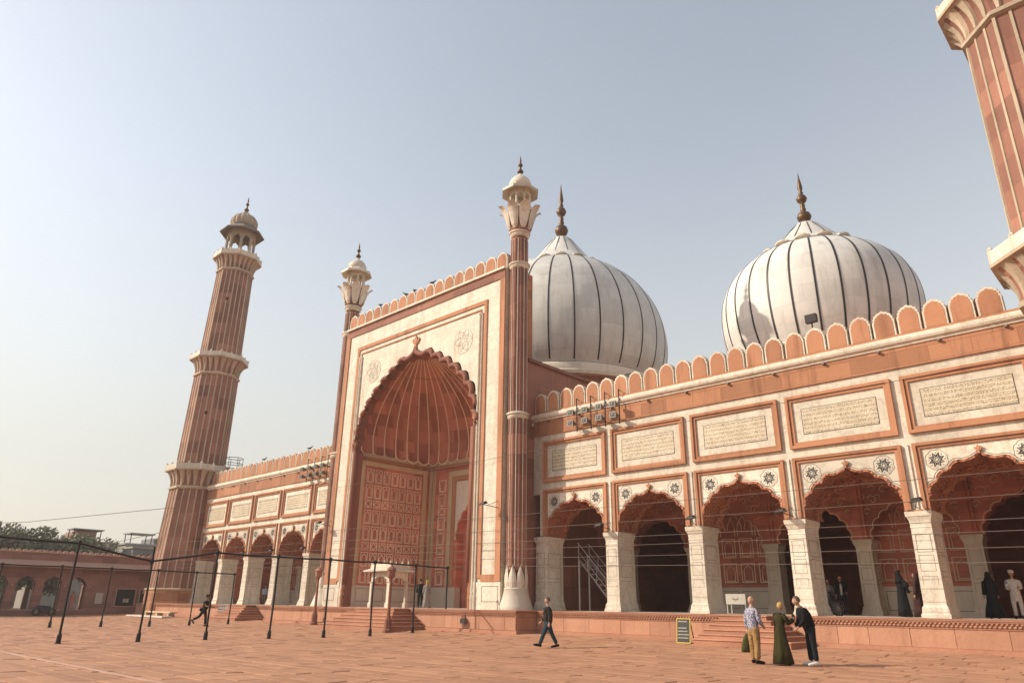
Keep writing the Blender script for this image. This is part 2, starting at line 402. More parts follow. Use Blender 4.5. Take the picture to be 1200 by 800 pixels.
# ================================================================== wings
def merlon_meshes(w, h, t):
    out = [(-w/2, 0), (-w/2, h*.60)] + [(-w/2*k, h*z) for k, z in ((1.0, .62), (.88, .67), (.93, .73), (.76, .785), (.80, .84), (.54, .88), (.54, .925), (.26, .945), (.16, .97), (.0, 1.0))]
    pts = out + [(-x, z) for x, z in out[::-1][1:]]
    a = MB(); a.prism(pts, front(0), -t, .0)
    ins = [(x*.84, .03*h+z*.885) for x, z in pts]
    b = MB(); b.prism(ins, front(0), -.02, .018)
    c = MB(); c.prism(ins, front(0), -t-.018, -t+.01)
    return a.mesh('merlon', 'marble_plain'), b.mesh('merlon_panel', 'sandstone_plain'), c.mesh('merlon_panel', 'sandstone_plain')
def put_merlons(rt, xs, Y, Z, meshes):
    for x in xs:
        j = random.uniform(-.012, .012)
        a = link('merlon', meshes[0], rt, (x+j, Y, Z)); b = link('merlon_panel', meshes[1]); b.parent = a
        a.rotation_euler = (random.uniform(-.012, .012), random.uniform(-.014, .014), 0); a.scale.z = random.uniform(.975, 1.015)
MW = merlon_meshes(BAY/5*.90, 1.19, .34)
STAR = MB()
for k in range(8):
    a = k*PI/4+PI/8
    pr = lambda r, o, aa: (r*math.cos(aa)-o*math.sin(aa), r*math.sin(aa)+o*math.cos(aa))
    for q in (-1, 1): STAR.prism([pr(.075, q*.008, a), pr(.17, q*.010, a), pr(.30, q*.002, a), pr(.155, q*.07, a)][::q], front(0), .012, .020)
    STAR.prism([pr(.235, 0, a+PI/8), pr(.27, -.018, a+PI/8), pr(.295, 0, a+PI/8), pr(.27, .018, a+PI/8)], front(0), .012, .020)
STAR.ribbon([(.06*math.cos(k*PI/6), .06*math.sin(k*PI/6)) for k in range(12)], .02, front(0), .012, .020, True)
STAR = STAR.mesh('star', 'inlay_black')
def lobed(r, n, d): return [(r*(1+d*abs(math.sin(n*a/2)))*math.cos(a), r*(1+d*abs(math.sin(n*a/2)))*math.sin(a)) for a in [2*PI*k/64 for k in range(64)]]
ROS = MB(); ROS.prism(lobed(.30, 8, .12), front(0), -.01, .012); ROS = ROS.mesh('rosette', 'marble_plain')
RIM = MB(); RIM.ribbon(lobed(.36, 8, .10), .014, front(0), .0, .006, True); RIM = RIM.mesh('rim_line', 'inlay_black')
def fleur(s, fr_w=.05):
    m = MB(); m.prism([(-.05*s, 0), (.05*s, 0), (.035*s, .2*s), (-.035*s, .2*s)], front(0), -.02, fr_w)
    m.prism([(0, .12*s), (.10*s, .28*s), (.0, .46*s), (-.10*s, .28*s)], front(0), -.02, fr_w*1.1)
    for q in (-1, 1):
        m.prism([(0, .14*s), (q*.10*s, .16*s), (q*.2*s, .3*s), (q*.16*s, .36*s), (q*.08*s, .25*s)], front(0), -.02, fr_w*.9)
    return m.mesh('finial', 'sandstone_plain')
FLW = fleur(.72)
def niche_motif(w, h, kind, fr, mb, cu, cv, lw=.042, d=.022):
    u0, u1, v0, v1 = cu-w/2, cu+w/2, cv, cv+h
    mb.rect(u0, u1, v0, v1, lw, fr, -.01, d)
    if kind == 'arch':
        c = cusp(w*.30, v0+h*.52, v0+h*.88, 3, .25, 2.2, 3, 0, cu)
        mb.ribbon([(c[0][0], v0+h*.08)]+c+[(c[-1][0], v0+h*.08)], lw*.9, fr, -.01, d)
        mb.ribbon([(c[0][0], v0+h*.08), (c[-1][0], v0+h*.08)], lw*.9, fr, -.01, d)
    else:
        mb.ribbon([(cu+w*.33*math.cos(a)*(1+.18*math.cos(4*a)), v0+h/2+h*.30*math.sin(a)*(1+.18*math.cos(4*a))) for a in [2*PI*k/20 for k in range(20)]], lw*.9, fr, -.01, d, True)
def scroll(mb, fr, u, v, r, lw, d, s=1):
    mb.ribbon([(u+s*r*(1-t)*math.cos(7*t+.5), v+r*(1-t)*math.sin(7*t+.5)) for t in [k/14 for k in range(13)]], lw, fr, -.005, d)

def wing(sx, label):
    rt = root('arcade_wing', label, 'building', (sx*21.5, 0, ZP))
    xf = lambda x, y, z: (sx*x, y, z)
    N = lambda: MB(xf)
    xa, xb = 8.6, SEP[5]+.1
    # ---- upper wall and roof
    m = N(); m.box(xa, xb, .06, 1.5, 7.13, 11.80); part('upper_wall', m, 'marble', rt)
    m = N(); m.box(xa, xb, 0.0, .058, 10.52, 11.33); part('frieze', m, 'sandstone', rt)
    m = N(); m.box(xa, xb, -.03, .057, 10.47, 10.519); part('string_course', m, 'sandstone_plain', rt)
    m = N(); m.prism([(.055, 11.335), (-.05, 11.335), (-.07, 11.42), (-.16, 11.47), (-.2, 11.56), (-.2, 11.66), (-.1, 11.70), (-.1, 11.76), (.055, 11.76)], lambda u, v, w: (w, u, v), xa, xb)
    part('cornice', m, 'marble_plain', rt)
    m = N(); m.box(xa, xb, -.06, .9, 11.77, 11.868); part('parapet_base', m, 'sandstone_plain', rt)
    mx = [sx*(xa+.95+BAY/5*k) for k in range(25)]
    for x in mx[:-1]:
        m = MB(); xx = x+sx*BAY/10; m.lathe(xx, .24, [(.05, 11.86), (.045, 12.45), (.085, 12.52), (.075, 12.62), (.02, 12.72)], 8); part('bud_post', m, 'sandstone_shaft', rt)
    put_merlons(rt, mx, .02, 11.866, MW)
    for k in range(11):      # spouts under the cornice
        m = N(); xx = xa+1.6+k*2.25; m.box(xx-.05, xx+.05, -.16, .0, 11.22, 11.31); part('spout', m, 'inlay_grey', rt)
    m = N(); m.box(xa, xb, 1.5, 20, 11.2, 11.5); part('roof', m, 'sandstone_plain', rt)
    m = N(); m.box(xa, xb, 1.502, 8, 7.62, 7.9); part('ceiling', m, 'sandstone_pale', rt)
    m = N(); m.box(xa, xb, 8.9, 17.9, 7.3, 7.6); part('hall_ceiling', m, 'sandstone_deep', rt)
    m = N(); m.box(xa, xb, 17.9, 18.5, ZP, 11.2); part('hall_wall', m, 'sandstone_deep', rt)
    m = N(); m.box(xb-.4, xb, 1.6, 17.9, ZP, 7.6); part('end_wall', m, 'sandstone_deep', rt)
    m = N(); m.box(xa-.6, xa-.1, 1.6, 17.9, ZP, 7.6); part('end_wall', m, 'sandstone_deep', rt)
    # ---- bays
    for k in range(5):
        a, b = SEP[k], SEP[k+1]; c = (a+b)/2; hb = BAY/2
        ar = cusp(1.90, 4.80, 6.70, 5, .22, 2.6, 6, .06, c)
        m = N(); big = scaled(ar, c, 4.80, 1.03, 1.02)
        m.prism([(a, 4.80)]+big+[(b, 4.80), (b, 7.128), (a, 7.128)], front(.06), -1.44, 0); part('spandrel', m, 'marble_plain', rt)
        m = N(); o_ = scaled(ar, c, 4.80, 1.06, 1.055); m.prism(ar+o_[::-1], front(0), -1.47, .0)
        ab = part('arch_band', m, 'sandstone_carved', rt)
        ir = cusp(1.72, 4.80, 6.45, 5, .22, 2.6, 6, .04, c); io = scaled(ar, c, 4.80, 1.02, 1.02)
        m = N(); m.prism(ir+io[::-1], front(1.2), -.34, 0); part('inner_arch', m, 'sandstone_carved', ab)
        m = N(); m.ribbon(scaled(ar, c, 4.80, 1.10, 1.09), .022, front(.06), .0, .006); part('arch_line', m, 'inlay_grey', ab)
        link('finial', FLW, rt, (sx*c, .0, 6.72))
        # arch frame: two stepped fillets
        for (o0, w, d) in ((.20, .13, .13), (.345, .11, .07)):
            m = N(); u0, u1, zt = a+o0, b-o0, 7.365-(o0-.20)*.9
            m.prism([(u0, 4.86), (u0+w, 4.86), (u0+w, zt-w*.9), (u1-w, zt-w*.9), (u1-w, 4.86), (u1, 4.86), (u1, zt), (u0, zt)], front(.06), -.01, d)
            part('arch_frame', m, 'sandstone_plain', rt)
        for q in (-1, 1):
            r_ = link('rosette', ROS, rt, (sx*(c+q*1.43), .06, 6.66))
            s_ = link('star', STAR); s_.parent = r_
            s_ = link('rim_line', RIM); s_.parent = r_
        # inscription panel with stepped red frame
        for (o0, w, d) in ((.19, .13, .14), (.335, .12, .075)):
            m = N(); m.rect(a+o0, b-o0, 7.765+(o0-.19)*.95, 10.09-(o0-.19)*.95, w, front(.06), -.01, d); part('panel_frame', m, 'sandstone_plain', rt)
        m = N(); m.prism([(a+.84, 8.365), (b-.84, 8.365), (b-.84, 9.46), (a+.84, 9.46)], front(.06), -.01, .008)
        ip = part('inscription', m, 'script', rt)
        m = N(); m.rect(a+.82, b-.82, 8.345, 9.48, .018, front(.06), -.01, .013); part('border_line', m, 'inlay_black', ip)
        # rear bay
        rc = cusp(1.78, 4.55, 6.35, 5, .24, 2.5, 5, .05, c); YR = 8.0
        m = N(); m.prism([(a, 4.55)]+rc+[(b, 4.55), (b, 7.618), (a, 7.618)], front(YR), -.9, 0); ra = part('rear_arch', m, 'sandstone_deep', rt)
        m = N()
        for q in (-1, 1):
            for (u, v, r_, s_) in ((1.62, 6.42, .27, 1), (1.05, 6.88, .22, -1), (1.95, 5.85, .2, -1), (.52, 7.02, .16, 1), (2.1, 6.6, .2, 1), (1.55, 6.98, .2, 1), (2.05, 7.05, .16, -1), (2.12, 5.3, .15, 1), (.15, 6.8, .12, -1), (1.32, 6.55, .13, 1)):
                scroll(m, front(YR), c+q*u, v, r_, .036, .02, q*s_)
        m.rect(a+.12, b-.12, 7.3, 7.55, .04, front(YR), -.005, .02); m.ribbon(scaled(rc, c, 4.55, 1.04, 1.03), .035, front(YR), -.005, .02)
        part('carving', m, 'tracery', ra)
        if k in (0, 2, 4) if sx < 0 else k in (1, 3):
            m = N(); m.box(a, b, 8.92, 9.2, 2.35, 7.3); cw = part('carved_wall', m, 'sandstone_deep', rt)
            m = N(); m.box(a, b, 8.80, 9.19, ZP, 2.348); part('dado', m, 'marble_grey', rt)
            m = N()
            for i in range(4):
                u = a+.25+(BAY-.5)*(i+.5)/4
                niche_motif(.82, 1.05, 'arch', front(8.92), m, u, 2.6); niche_motif(.82, 1.05, 'arch', front(8.92), m, u, 3.95)
                c3 = cusp(.45, 5.5, 6.35, 3, .0, 2.0, 3, 0, u); m.ribbon([(u-.45, 5.15)]+c3+[(u+.45, 5.15)], .045, front(8.92), -.01, .02)
                c3 = cusp(.45, 5.5, 6.35, 3, .0, 2.0, 3, 0, u+.45); m.ribbon(c3, .045, front(8.92), -.01, .018)
            part('niche_tracery', m, 'tracery', cw)
            m = N(); m.rect(a+.5, c-.1, 1.25, 2.15, .03, front(8.80), -.005, .008); m.rect(c+.1, b-.5, 1.25, 2.15, .03, front(8.80), -.005, .008)
            part('dado_inlay', m, 'inlay_grey', cw)
    # ---- piers
    for k in range(6):
        x = SEP[k]
        P = root_part(rt, 'pier', N, x, 0.0, 1.45, .36)
        # pale colonnette strip running up between the frames
        m = N(); m.box(x-.05, x+.05, .0, .059, 4.86, 7.36); part('colonnette', m, 'marble_plain', rt)
        m = N(); m.box(x-.16, x+.16, .01, .3, 4.80, 4.858); part('impost', m, 'sandstone_plain', rt)
        root_part(rt, 'rear_pier', N, x, 8.0, 8.85, .36, 4.55, 'marble_grey')
        m = N(); m.box(x-.30, x+.30, 7.86, 7.999, 4.56, 7.6); m.box(x-.13, x+.13, 7.78, 7.86, 4.56, 7.6); part('rear_pilaster', m, 'sandstone_deep', rt)
    return rt
def root_part(rt, name, N, x, y0, y1, h, top=4.80, mat='marble_plain'):
    m = N(); z = ZP; e = .02
    m.loft(x, [(z, .49, y0-.10, y1+.06), (z+.12, .49, y0-.10, y1+.06), (z+.15, .46, y0-.07, y1+.04), (z+.36, .43, y0-.04, y1+.03), (z+.44, h+.02, y0, y1),
               (top-.62, h, y0+.012, y1), (top-.58, h+.02, y0-.005, y1), (top-.54, h, y0+.01, y1), (top-.36, h+.015, y0, y1), (top-.2, .43, y0-.05, y1+.03), (top-.18, .46, y0-.075, y1+.04), (top-.002, .47, y0-.085, y1+.04)])
    P = part(name, m, mat, rt)
    m = N()
    for (v0, v1) in ((z+.62, z+1.45), (z+1.62, z+2.2), (z+2.3, z+2.95)):
        m.rect(x-h+.10, x+h-.10, v0, v1, .016, front(y0+.015), -.03, .012)
        for s in (1, -1):
            m.rect(y0+.22, y1-.22, v0, v1, .016, facex(x+s*(h+.006), s), -.03, .008)
    part('inlay', m, 'inlay_grey', P)
    m = N()      # low acanthus relief round the foot
    for i in range(5):
        u = x-.36+.18*i; m.prism([(u-.08, z+.16), (u+.08, z+.16), (u+.06, z+.3), (u, z+.38), (u-.06, z+.3)], front(y0-.05), -.03, .012)
    part('leaf_relief', m, mat, P)
    return P
WR = wing(1, 'arcaded prayer hall wing whose first bay holds a steel staircase')
WL = wing(-1, 'arcaded prayer hall wing joined to the minaret with the crown pavilion')
# ================================================================== central portal
PF = -1.95
def portal():
    rt = root('portal', 'towering white marble portal with one great lobed red arch', 'building', (0, PF, ZP))
    AR = cusp(5.93, 11.2, 17.35, 9, .30, 2.6, 8, .2)
    opening = lambda k, kz: [(-5.93*k, ZP)]+scaled(AR, 0, 11.2, k, kz)+[(5.93*k, ZP)]
    m = MB(); m.prism([(-8.42, ZP)]+opening(1.012, 1.01)+[(8.42, ZP), (8.42, 20.95), (-8.42, 20.95)], front(PF), -.55, 0); part('screen_wall', m, 'marble', rt)
    # lobed rim
    m = MB(); rim = opening(1.0, 1.0); out = opening(1.055, 1.05); m.prism(rim+out[::-1], front(PF), -.53, .0)
    rm = part('arch_rim', m, 'rim_brown', rt)
    m = MB(); a1 = scaled(AR, 0, 11.2, 1.02, 1.02); a2 = scaled(AR, 0, 11.2, 1.055, 1.05); m.tube([(-5.97, PF-.05, ZP+1.4)]+[(x, PF-.06, z) for x, z in scaled(AR, 0, 11.2, 1.012, 1.012)]+[(5.97, PF-.05, ZP+1.4)], .17, 8); part('rim_roll', m, 'rim_brown', rm, smooth=True)
    f = fleur(2.0, .1); link('finial', f, rt, (0, PF, 17.62))
    F = front(PF)
    # frames round the spandrel and the tall side strips
    for (h0, zt, w, d, mt) in ((6.92, 19.25, .26, .07, 'sandstone_plain'), (6.40, 18.72, .10, .05, 'sandstone_plain')):
        m = MB(); m.prism([(-h0, 2.62), (-h0+w, 2.62), (-h0+w, zt-w), (h0-w, zt-w), (h0-w, 2.62), (h0, 2.62), (h0, zt), (-h0, zt)], F, -.01, d); part('spandrel_frame', m, mt, rt)
    for s in (-1, 1):
        X = lambda a, b: (min(s*a, s*b), max(s*a, s*b))
        for (a, b, z0, z1, d) in ((8.02, 8.42, 2.42, 20.3, .07), (6.93, 8.015, 2.42, 2.80, .065)):
            x0, x1 = X(a, b); m = MB(); m.prism([(x0, z0), (x1, z0), (x1, z1), (x0, z1)], F, -.01, d); part('strip_frame', m, 'sandstone_plain', rt)
        x0, x1 = X(6.0, 8.45); m = MB(); m.box(x0, x1, PF-.06, PF+.3, ZP, 2.40); dd = part('dado', m, 'marble_plain', rt)
        x0, x1 = X(7.05, 8.3); m = MB(); m.rect(x0, x1, 1.4, 2.2, .03, front(PF-.06), -.005, .01); part('dado_inlay', m, 'inlay_grey', dd)
        for q, (xc, rr, mt) in enumerate(((6.12, .085, 'sandstone_plain'), (6.30, .075, 'marble_plain'), (6.52, .07, 'marble_plain'))):
            m = MB(); m.lathe(s*xc, PF-.05, [(rr*1.5, ZP), (rr*1.5, ZP+.5), (rr*1.8, ZP+.6), (rr*1.3, ZP+.8), (rr*1.7, ZP+1.0), (rr, ZP+1.3), (rr, 11.6 if q == 0 else 18.3), (rr*1.6, 11.8 if q == 0 else 18.4)], 8)
            part('colonnette', m, mt, rt, auto=40)
        m = MB(); x0, x1 = X(5.95, 6.28); m.box(x0, x1, PF-.14, PF+.02, 11.7, 12.1); part('bracket', m, 'sandstone_carved', rt)
    # frieze, cornice, merlons
    m = MB(); m.prism([(-8.42, 20.32), (8.42, 20.32), (8.42, 20.9), (-8.42, 20.9)], F, -.01, .06); part('frieze', m, 'sandstone_shaft', rt)
    m = MB(); m.box(-8.46, 8.46, PF-.2, PF+1.3, 20.90, 21.02); part('cornice', m, 'marble_plain', rt)
    mm = merlon_meshes(.93, 1.2, .5); put_merlons(rt, [-8.0+16.0*k/16 for k in range(17)], PF+.05, 21.018, mm)
    # roundels of interlaced lines
    for s in (-1, 1):
        m = MB(); cx, cz = s*4.75, 17.0
        m.prism([(cx+.86*math.cos(a), cz+.86*math.sin(a)) for a in [2*PI*k/32 for k in range(32)]], F, -.01, .01)
        ro = part('roundel', m, 'marble_plain', rt)
        m = MB()
        for rr, nn in ((.84, 0), (.62, 6), (.46, 9), (.3, 5)):
            pts = [(cx+rr*(1+(.28 if nn else 0)*math.cos(nn*a))*math.cos(a), cz+rr*(1+(.28 if nn else 0)*math.cos(nn*a))*math.sin(a)) for a in [2*PI*k/60 for k in range(60)]]
            m.ribbon(pts, .022, F, .0, .016, True)
        for k in range(6):
            a = k*PI/3; m.ribbon([(cx+(.42+.3*math.cos(t))*math.cos(a)-.3*math.sin(t)*math.sin(a), cz+(.42+.3*math.cos(t))*math.sin(a)+.3*math.sin(t)*math.cos(a)) for t in [2*PI*q/20 for q in range(20)]], .02, F, 0, .016, True)
        part('lacework', m, 'inlay_faint', ro)
    # block behind the screen: flanks, roof, back
    for s in (-1, 1):
        X2 = lambda a, b: (min(s*a, s*b), max(s*a, s*b))
        x0, x1 = X2(6.6, 9.0); m = MB(); m.box(x0, x1, PF+1.3, 10, ZP-.05, 15.05); part('flank', m, 'sandstone_shaft', rt)  # darker stone than the screen, shade of this side put into the colour
        x0, x1 = X2(8.425, 8.95); m = MB(); m.box(x0, x1, PF+.35, PF+1.29, ZP-.04, 20.9); m.box(x0, x1, PF+1.29, PF+1.9, 15.3, 20.9); part('screen_flank', m, 'sandstone', rt)
        x0, x1 = X2(6.5, 9.12); m = MB(); m.box(x0, x1, PF+1.4, 10.1, 15.05, 15.25); part('coping', m, 'sandstone_shaft', rt)  # same darkened stone, shade included in the colour
        x0, x1 = X2(9.0, 9.06); m = MB(); m.box(x0, x1, PF+1.8, 1.5, 11.1, 11.3); part('string_course', m, 'marble_plain', rt)
    m = MB(); m.box(-8.4, 8.4, PF+.56, PF+2.2, 18.1, 20.9); part('screen_back', m, 'sandstone', rt)
    m = MB(); m.box(-6.6, 6.6, 5.6, 7.0, ZP, 15.0); part('back_block', m, 'sandstone_deep', rt)
    # ---- recess: side walls, back wall, half dome
    XI, Y0, YB, ZD = 6.12, PF+.52, 5.0, 10.85
    for s in (-1, 1):
        fx = facex(s*XI, -s)
        m = MB(); x0, x1 = sorted((s*XI, s*(XI+.45))); m.box(x0, x1, Y0, YB+.4, 2.38, ZD); rw = part('recess_wall', m, 'sandstone_deep', rt)
        m = MB(); x0, x1 = sorted((s*(XI-.08), s*(XI+.44))); m.box(x0, x1, Y0+.02, YB, ZP, 2.375); dd = part('dado', m, 'marble_grey', rt)
        m = MB(); fd = facex(s*(XI-.08), -s)
        m.rect(Y0+.4, Y0+2.7, 1.35, 2.2, .03, fd, -.005, .008); m.rect(Y0+3.0, YB-.4, 1.35, 2.2, .03, fd, -.005, .008); part('dado_inlay', m, 'inlay_grey', dd)
        # pale border strips
        m = MB(); m.prism([(Y0+.06, 2.4), (Y0+.42, 2.4), (Y0+.42, ZD-.35), (YB-.62, ZD-.35), (YB-.62, 2.4), (YB-.25, 2.4), (YB-.25, ZD-.02), (Y0+.06, ZD-.02)], fx, -.02, .03)
        part('border', m, 'buff', rt)
        ya, yb = Y0+.55, YB-.75; cw = (yb-ya)/7
        rows = [(1.0, 'arch'), (.98, 'arch'), (.58, 'sq'), (1.02, 'arch'), (1.02, 'arch'), (.58, 'sq'), (1.0, 'arch'), (1.0, 'arch')]
        z = 2.52
        sc = (ZD-.45-z)/sum(r[0]+.06 for r in rows)
        for (h, kd) in rows:
            mbm = MB(); niche_motif(cw*.80, h*sc*.93, kd, (lambda u, v, w: (-s*w, u, v)), mbm, 0, 0, .045, .03)
            me = mbm.mesh('niche_panel', 'tracery')
            for i in range(7): link('niche_panel', me, rw, (s*XI, ya+cw*(i+.5), z))
            z += (h+.06)*sc
    FB = front(YB)
    m = MB(); pa = cusp(2.75, 5.6, 8.8, 6, .22, 2.4, 5, .08)
    m.prism([(-XI, 2.38), (-2.75, 2.38)]+pa+[(2.75, 2.38), (XI, 2.38), (XI, ZD), (-XI, ZD)], FB, -.6, 0); bw = part('back_wall', m, 'sandstone_deep', rt)
    for s in (-1, 1):
        x0, x1 = sorted((s*2.76, s*(XI-.09))); m = MB(); m.box(x0, x1, YB-.08, YB+.5, ZP, 2.375); part('back_dado', m, 'marble_grey', rt)
    m = MB(); m.prism([(-2.75, 5.6)]+scaled(pa, 0, 5.6, 1.03, 1.02)+[(2.75, 5.6), (3.0, 5.6), (3.0, 9.75), (-3.0, 9.75), (-3.0, 5.6)][::1], FB, -.02, .03); part('door_spandrel', m, 'marble_grey', rt)
    for (h0, z1, w, mt) in ((3.36, 10.15, .34, 'sandstone_plain'), (3.85, 10.55, .42, 'buff')):
        m = MB(); m.prism([(-h0, 2.4), (-h0+w, 2.4), (-h0+w, z1-w), (h0-w, z1-w), (h0-w, 2.4), (h0, 2.4), (h0, z1), (-h0, z1)], FB, -.02, .05 if mt == 'buff' else .07); part('door_frame', m, mt, rt)
    for s in (-1, 1):
        for xx in (5.5, 5.9):
            m = MB(); m.box(s*xx-.14, s*xx+.14, YB-.05, YB+.1, 2.4, ZD-.02); part('border', m, 'buff', rt)
        z = 2.52
        for (h, kd) in [(1.0, 'arch'), (.98, 'arch'), (.58, 'sq'), (1.02, 'arch'), (1.02, 'arch'), (.58, 'sq'), (1.0, 'arch'), (.95, 'arch')]:
            mbm = MB(); niche_motif(.78, h*.93, kd, front(0), mbm, 0, 0, .055, .03)
            link('niche_panel', mbm.mesh('niche_panel', 'tracery'), bw, (s*4.55, YB, z)); z += h+.06
        for zz in (2.6, 3.75, 4.9):
            for xx in (.5, 1.5, 2.35):
                mbm = MB(); niche_motif(.7, .98, 'arch', front(0), mbm, 0, 0, .04, .022); link('niche_panel', mbm.mesh('niche_panel', 'tracery'), bw, (s*xx, YB+1.3, zz))
    m = MB(); m.box(-2.9, 2.9, YB+1.3, YB+1.7, ZP, 9.0); part('inner_wall', m, 'sandstone_deep', rt)
    # cornice below the half dome
    m = MB(); m.box(-XI-.02, -XI+.16, Y0, YB+.1, ZD, ZD+.22); m.box(XI-.16, XI+.02, Y0, YB+.1, ZD, ZD+.22); m.box(-XI+.16, XI-.16, YB-.16, YB+.1, ZD, ZD+.221); part('recess_cornice', m, 'sandstone_plain', rt)
    m = MB(); m.box(-XI-.02, -XI+.08, Y0, YB+.1, ZD+.22, ZD+.5); m.box(XI-.08, XI+.02, Y0, YB+.1, ZD+.22, ZD+.5); m.box(-XI+.08, XI-.08, YB-.08, YB+.1, ZD+.22, ZD+.501); part('lobe_band', m, 'buff', rt)
    ZS = ZD+.22
    def rim_pt(u):
        """plan of the recess as three straight runs with eased corners, u = 0..1"""
        D = YB-Y0; L_ = 2*D+2*XI; d = u*L_
        if d < D: p = (-XI, d)
        elif d < D+2*XI: p = (-XI+d-D, D)
        else: p = (XI, L_-d)
        return p
    def hd(th, fq, inset=0.0):
        u = th/PI; bx, by = rim_pt(u); cx_, cy_ = -math.cos(th)*XI, math.sin(th)*(YB-Y0)
        g = min(1.0, fq*1.6)**.75
        x, y = bx+(cx_-bx)*g, by+(cy_-by)*g
        l = math.hypot(x, y) or 1; k = max(0.0, 1-fq**2.7)*(1+.045*min(1, fq*5))
        q = max(0, 1-inset/l)
        return (x*k*q, Y0+y*k*q, ZS+6.75*fq)
    NR = 24
    fl = MB(); nt_, nf = NR*4, 18
    grid = []
    for j in range(nf+1):
        fq = (j/nf)**.9; row_ = []
        for i in range(nt_+1):
            th = PI*i/nt_; ph = (i % 4)/4; bul = .14*math.sin(PI*ph)*(1-fq)
            row_.append(hd(th, fq, -bul))
        grid.append(row_)
    fl.add([p for r_ in grid for p in r_], [(j*(nt_+1)+i, j*(nt_+1)+i+1, (j+1)*(nt_+1)+i+1, (j+1)*(nt_+1)+i) for j in range(nf) for i in range(nt_)])
    part('half_dome', fl, 'dome_red', rt, smooth=True, fix=False)
    for i in range(NR+1):
        th = PI*i/NR; m = MB(); m.tube([hd(th, q, .02) for q in [.05+.88*k/16 for k in range(17)]], .046, 5); part('dome_rib', m, 'tracery', rt)
    for i in range(NR):
        m = MB(); m.tube([hd(PI*(i+t)/NR, .055-.035*math.sin(PI*t), .02) for t in [k/6 for k in range(7)]], .06, 5); part('dome_lobe', m, 'tracery', rt)
    m = MB(); m.tube([hd(PI*k/40, .80, .03) for k in range(41)], .06, 5); part('dome_band', m, 'sandstone_plain', rt)
    m = MB(); th = PI*.56; a = Vector(hd(th, .10, .25)); m.box(a.x-.28, a.x+.28, a.y-.05, a.y+.25, a.z-.1, a.z+1.35); part('dome_window', m, 'void', rt)
    return rt
PORTAL = portal()

# ---- corner turrets of the portal
def octa(r, z, n=8, rot=PI/8, cx=0, cy=0): return [(cx+r*math.cos(rot+2*PI*k/n), cy+r*math.sin(rot+2*PI*k/n), z) for k in range(n)]
def finial_prof(z, h, r):
    return [(r*.55, z), (r*.35, z+h*.03), (r*.3, z+h*.06), (r*.8, z+h*.10), (r, z+h*.16), (r*.8, z+h*.22), (r*.3, z+h*.26), (r*.42, z+h*.30), (r*.3, z+h*.33), (r*.36, z+h*.37), (r*.26, z+h*.41),
            (r*.6, z+h*.45), (r*.76, z+h*.50), (r*.55, z+h*.55), (r*.24, z+h*.58), (r*.36, z+h*.61), (r*.2, z+h*.64), (r*.36, z+h*.70), (r*.28, z+h*.78), (r*.12, z+h*.9), (r*.02, z+h)]
def petal(m, ang, r0, z0, r1, z1, wd, tip, cx, cy, th=.06, curl=.25, n=5):
    ring = []
    for k in range(n+1):
        t = k/n; z = z0+(z1-z0)*t; r = r0+(r1-r0)*(t**1.6); w = wd*(.42+.72*math.sin(PI*min(t*.78, .5)))*(1 if t < .66 else max(0.02, 1-((t-.66)/.34)**1.5)); r += curl*max(0, t-.75)
        c, s = math.cos(ang), math.sin(ang)
        row_ = []
        for (o, dr) in ((-w, -.05), (0, .02), (w, -.05), (0, -th)): row_.append((cx+(r+dr)*c-o*s, cy+(r+dr)*s+o*c, z))
        ring.append(row_)
    m.rings(ring)
def petal2(m, ang, prof, cx, cy, th=.10):
    c, s = math.cos(ang), math.sin(ang)
    m.rings([[(cx+(r+dr)*c-o*s, cy+(r+dr)*s+o*c, z) for o, dr in ((-w, -.03), (-w*.5, .03), (0, .055), (w*.5, .03), (w, -.03), (0, -th))] for r, z, w in prof])
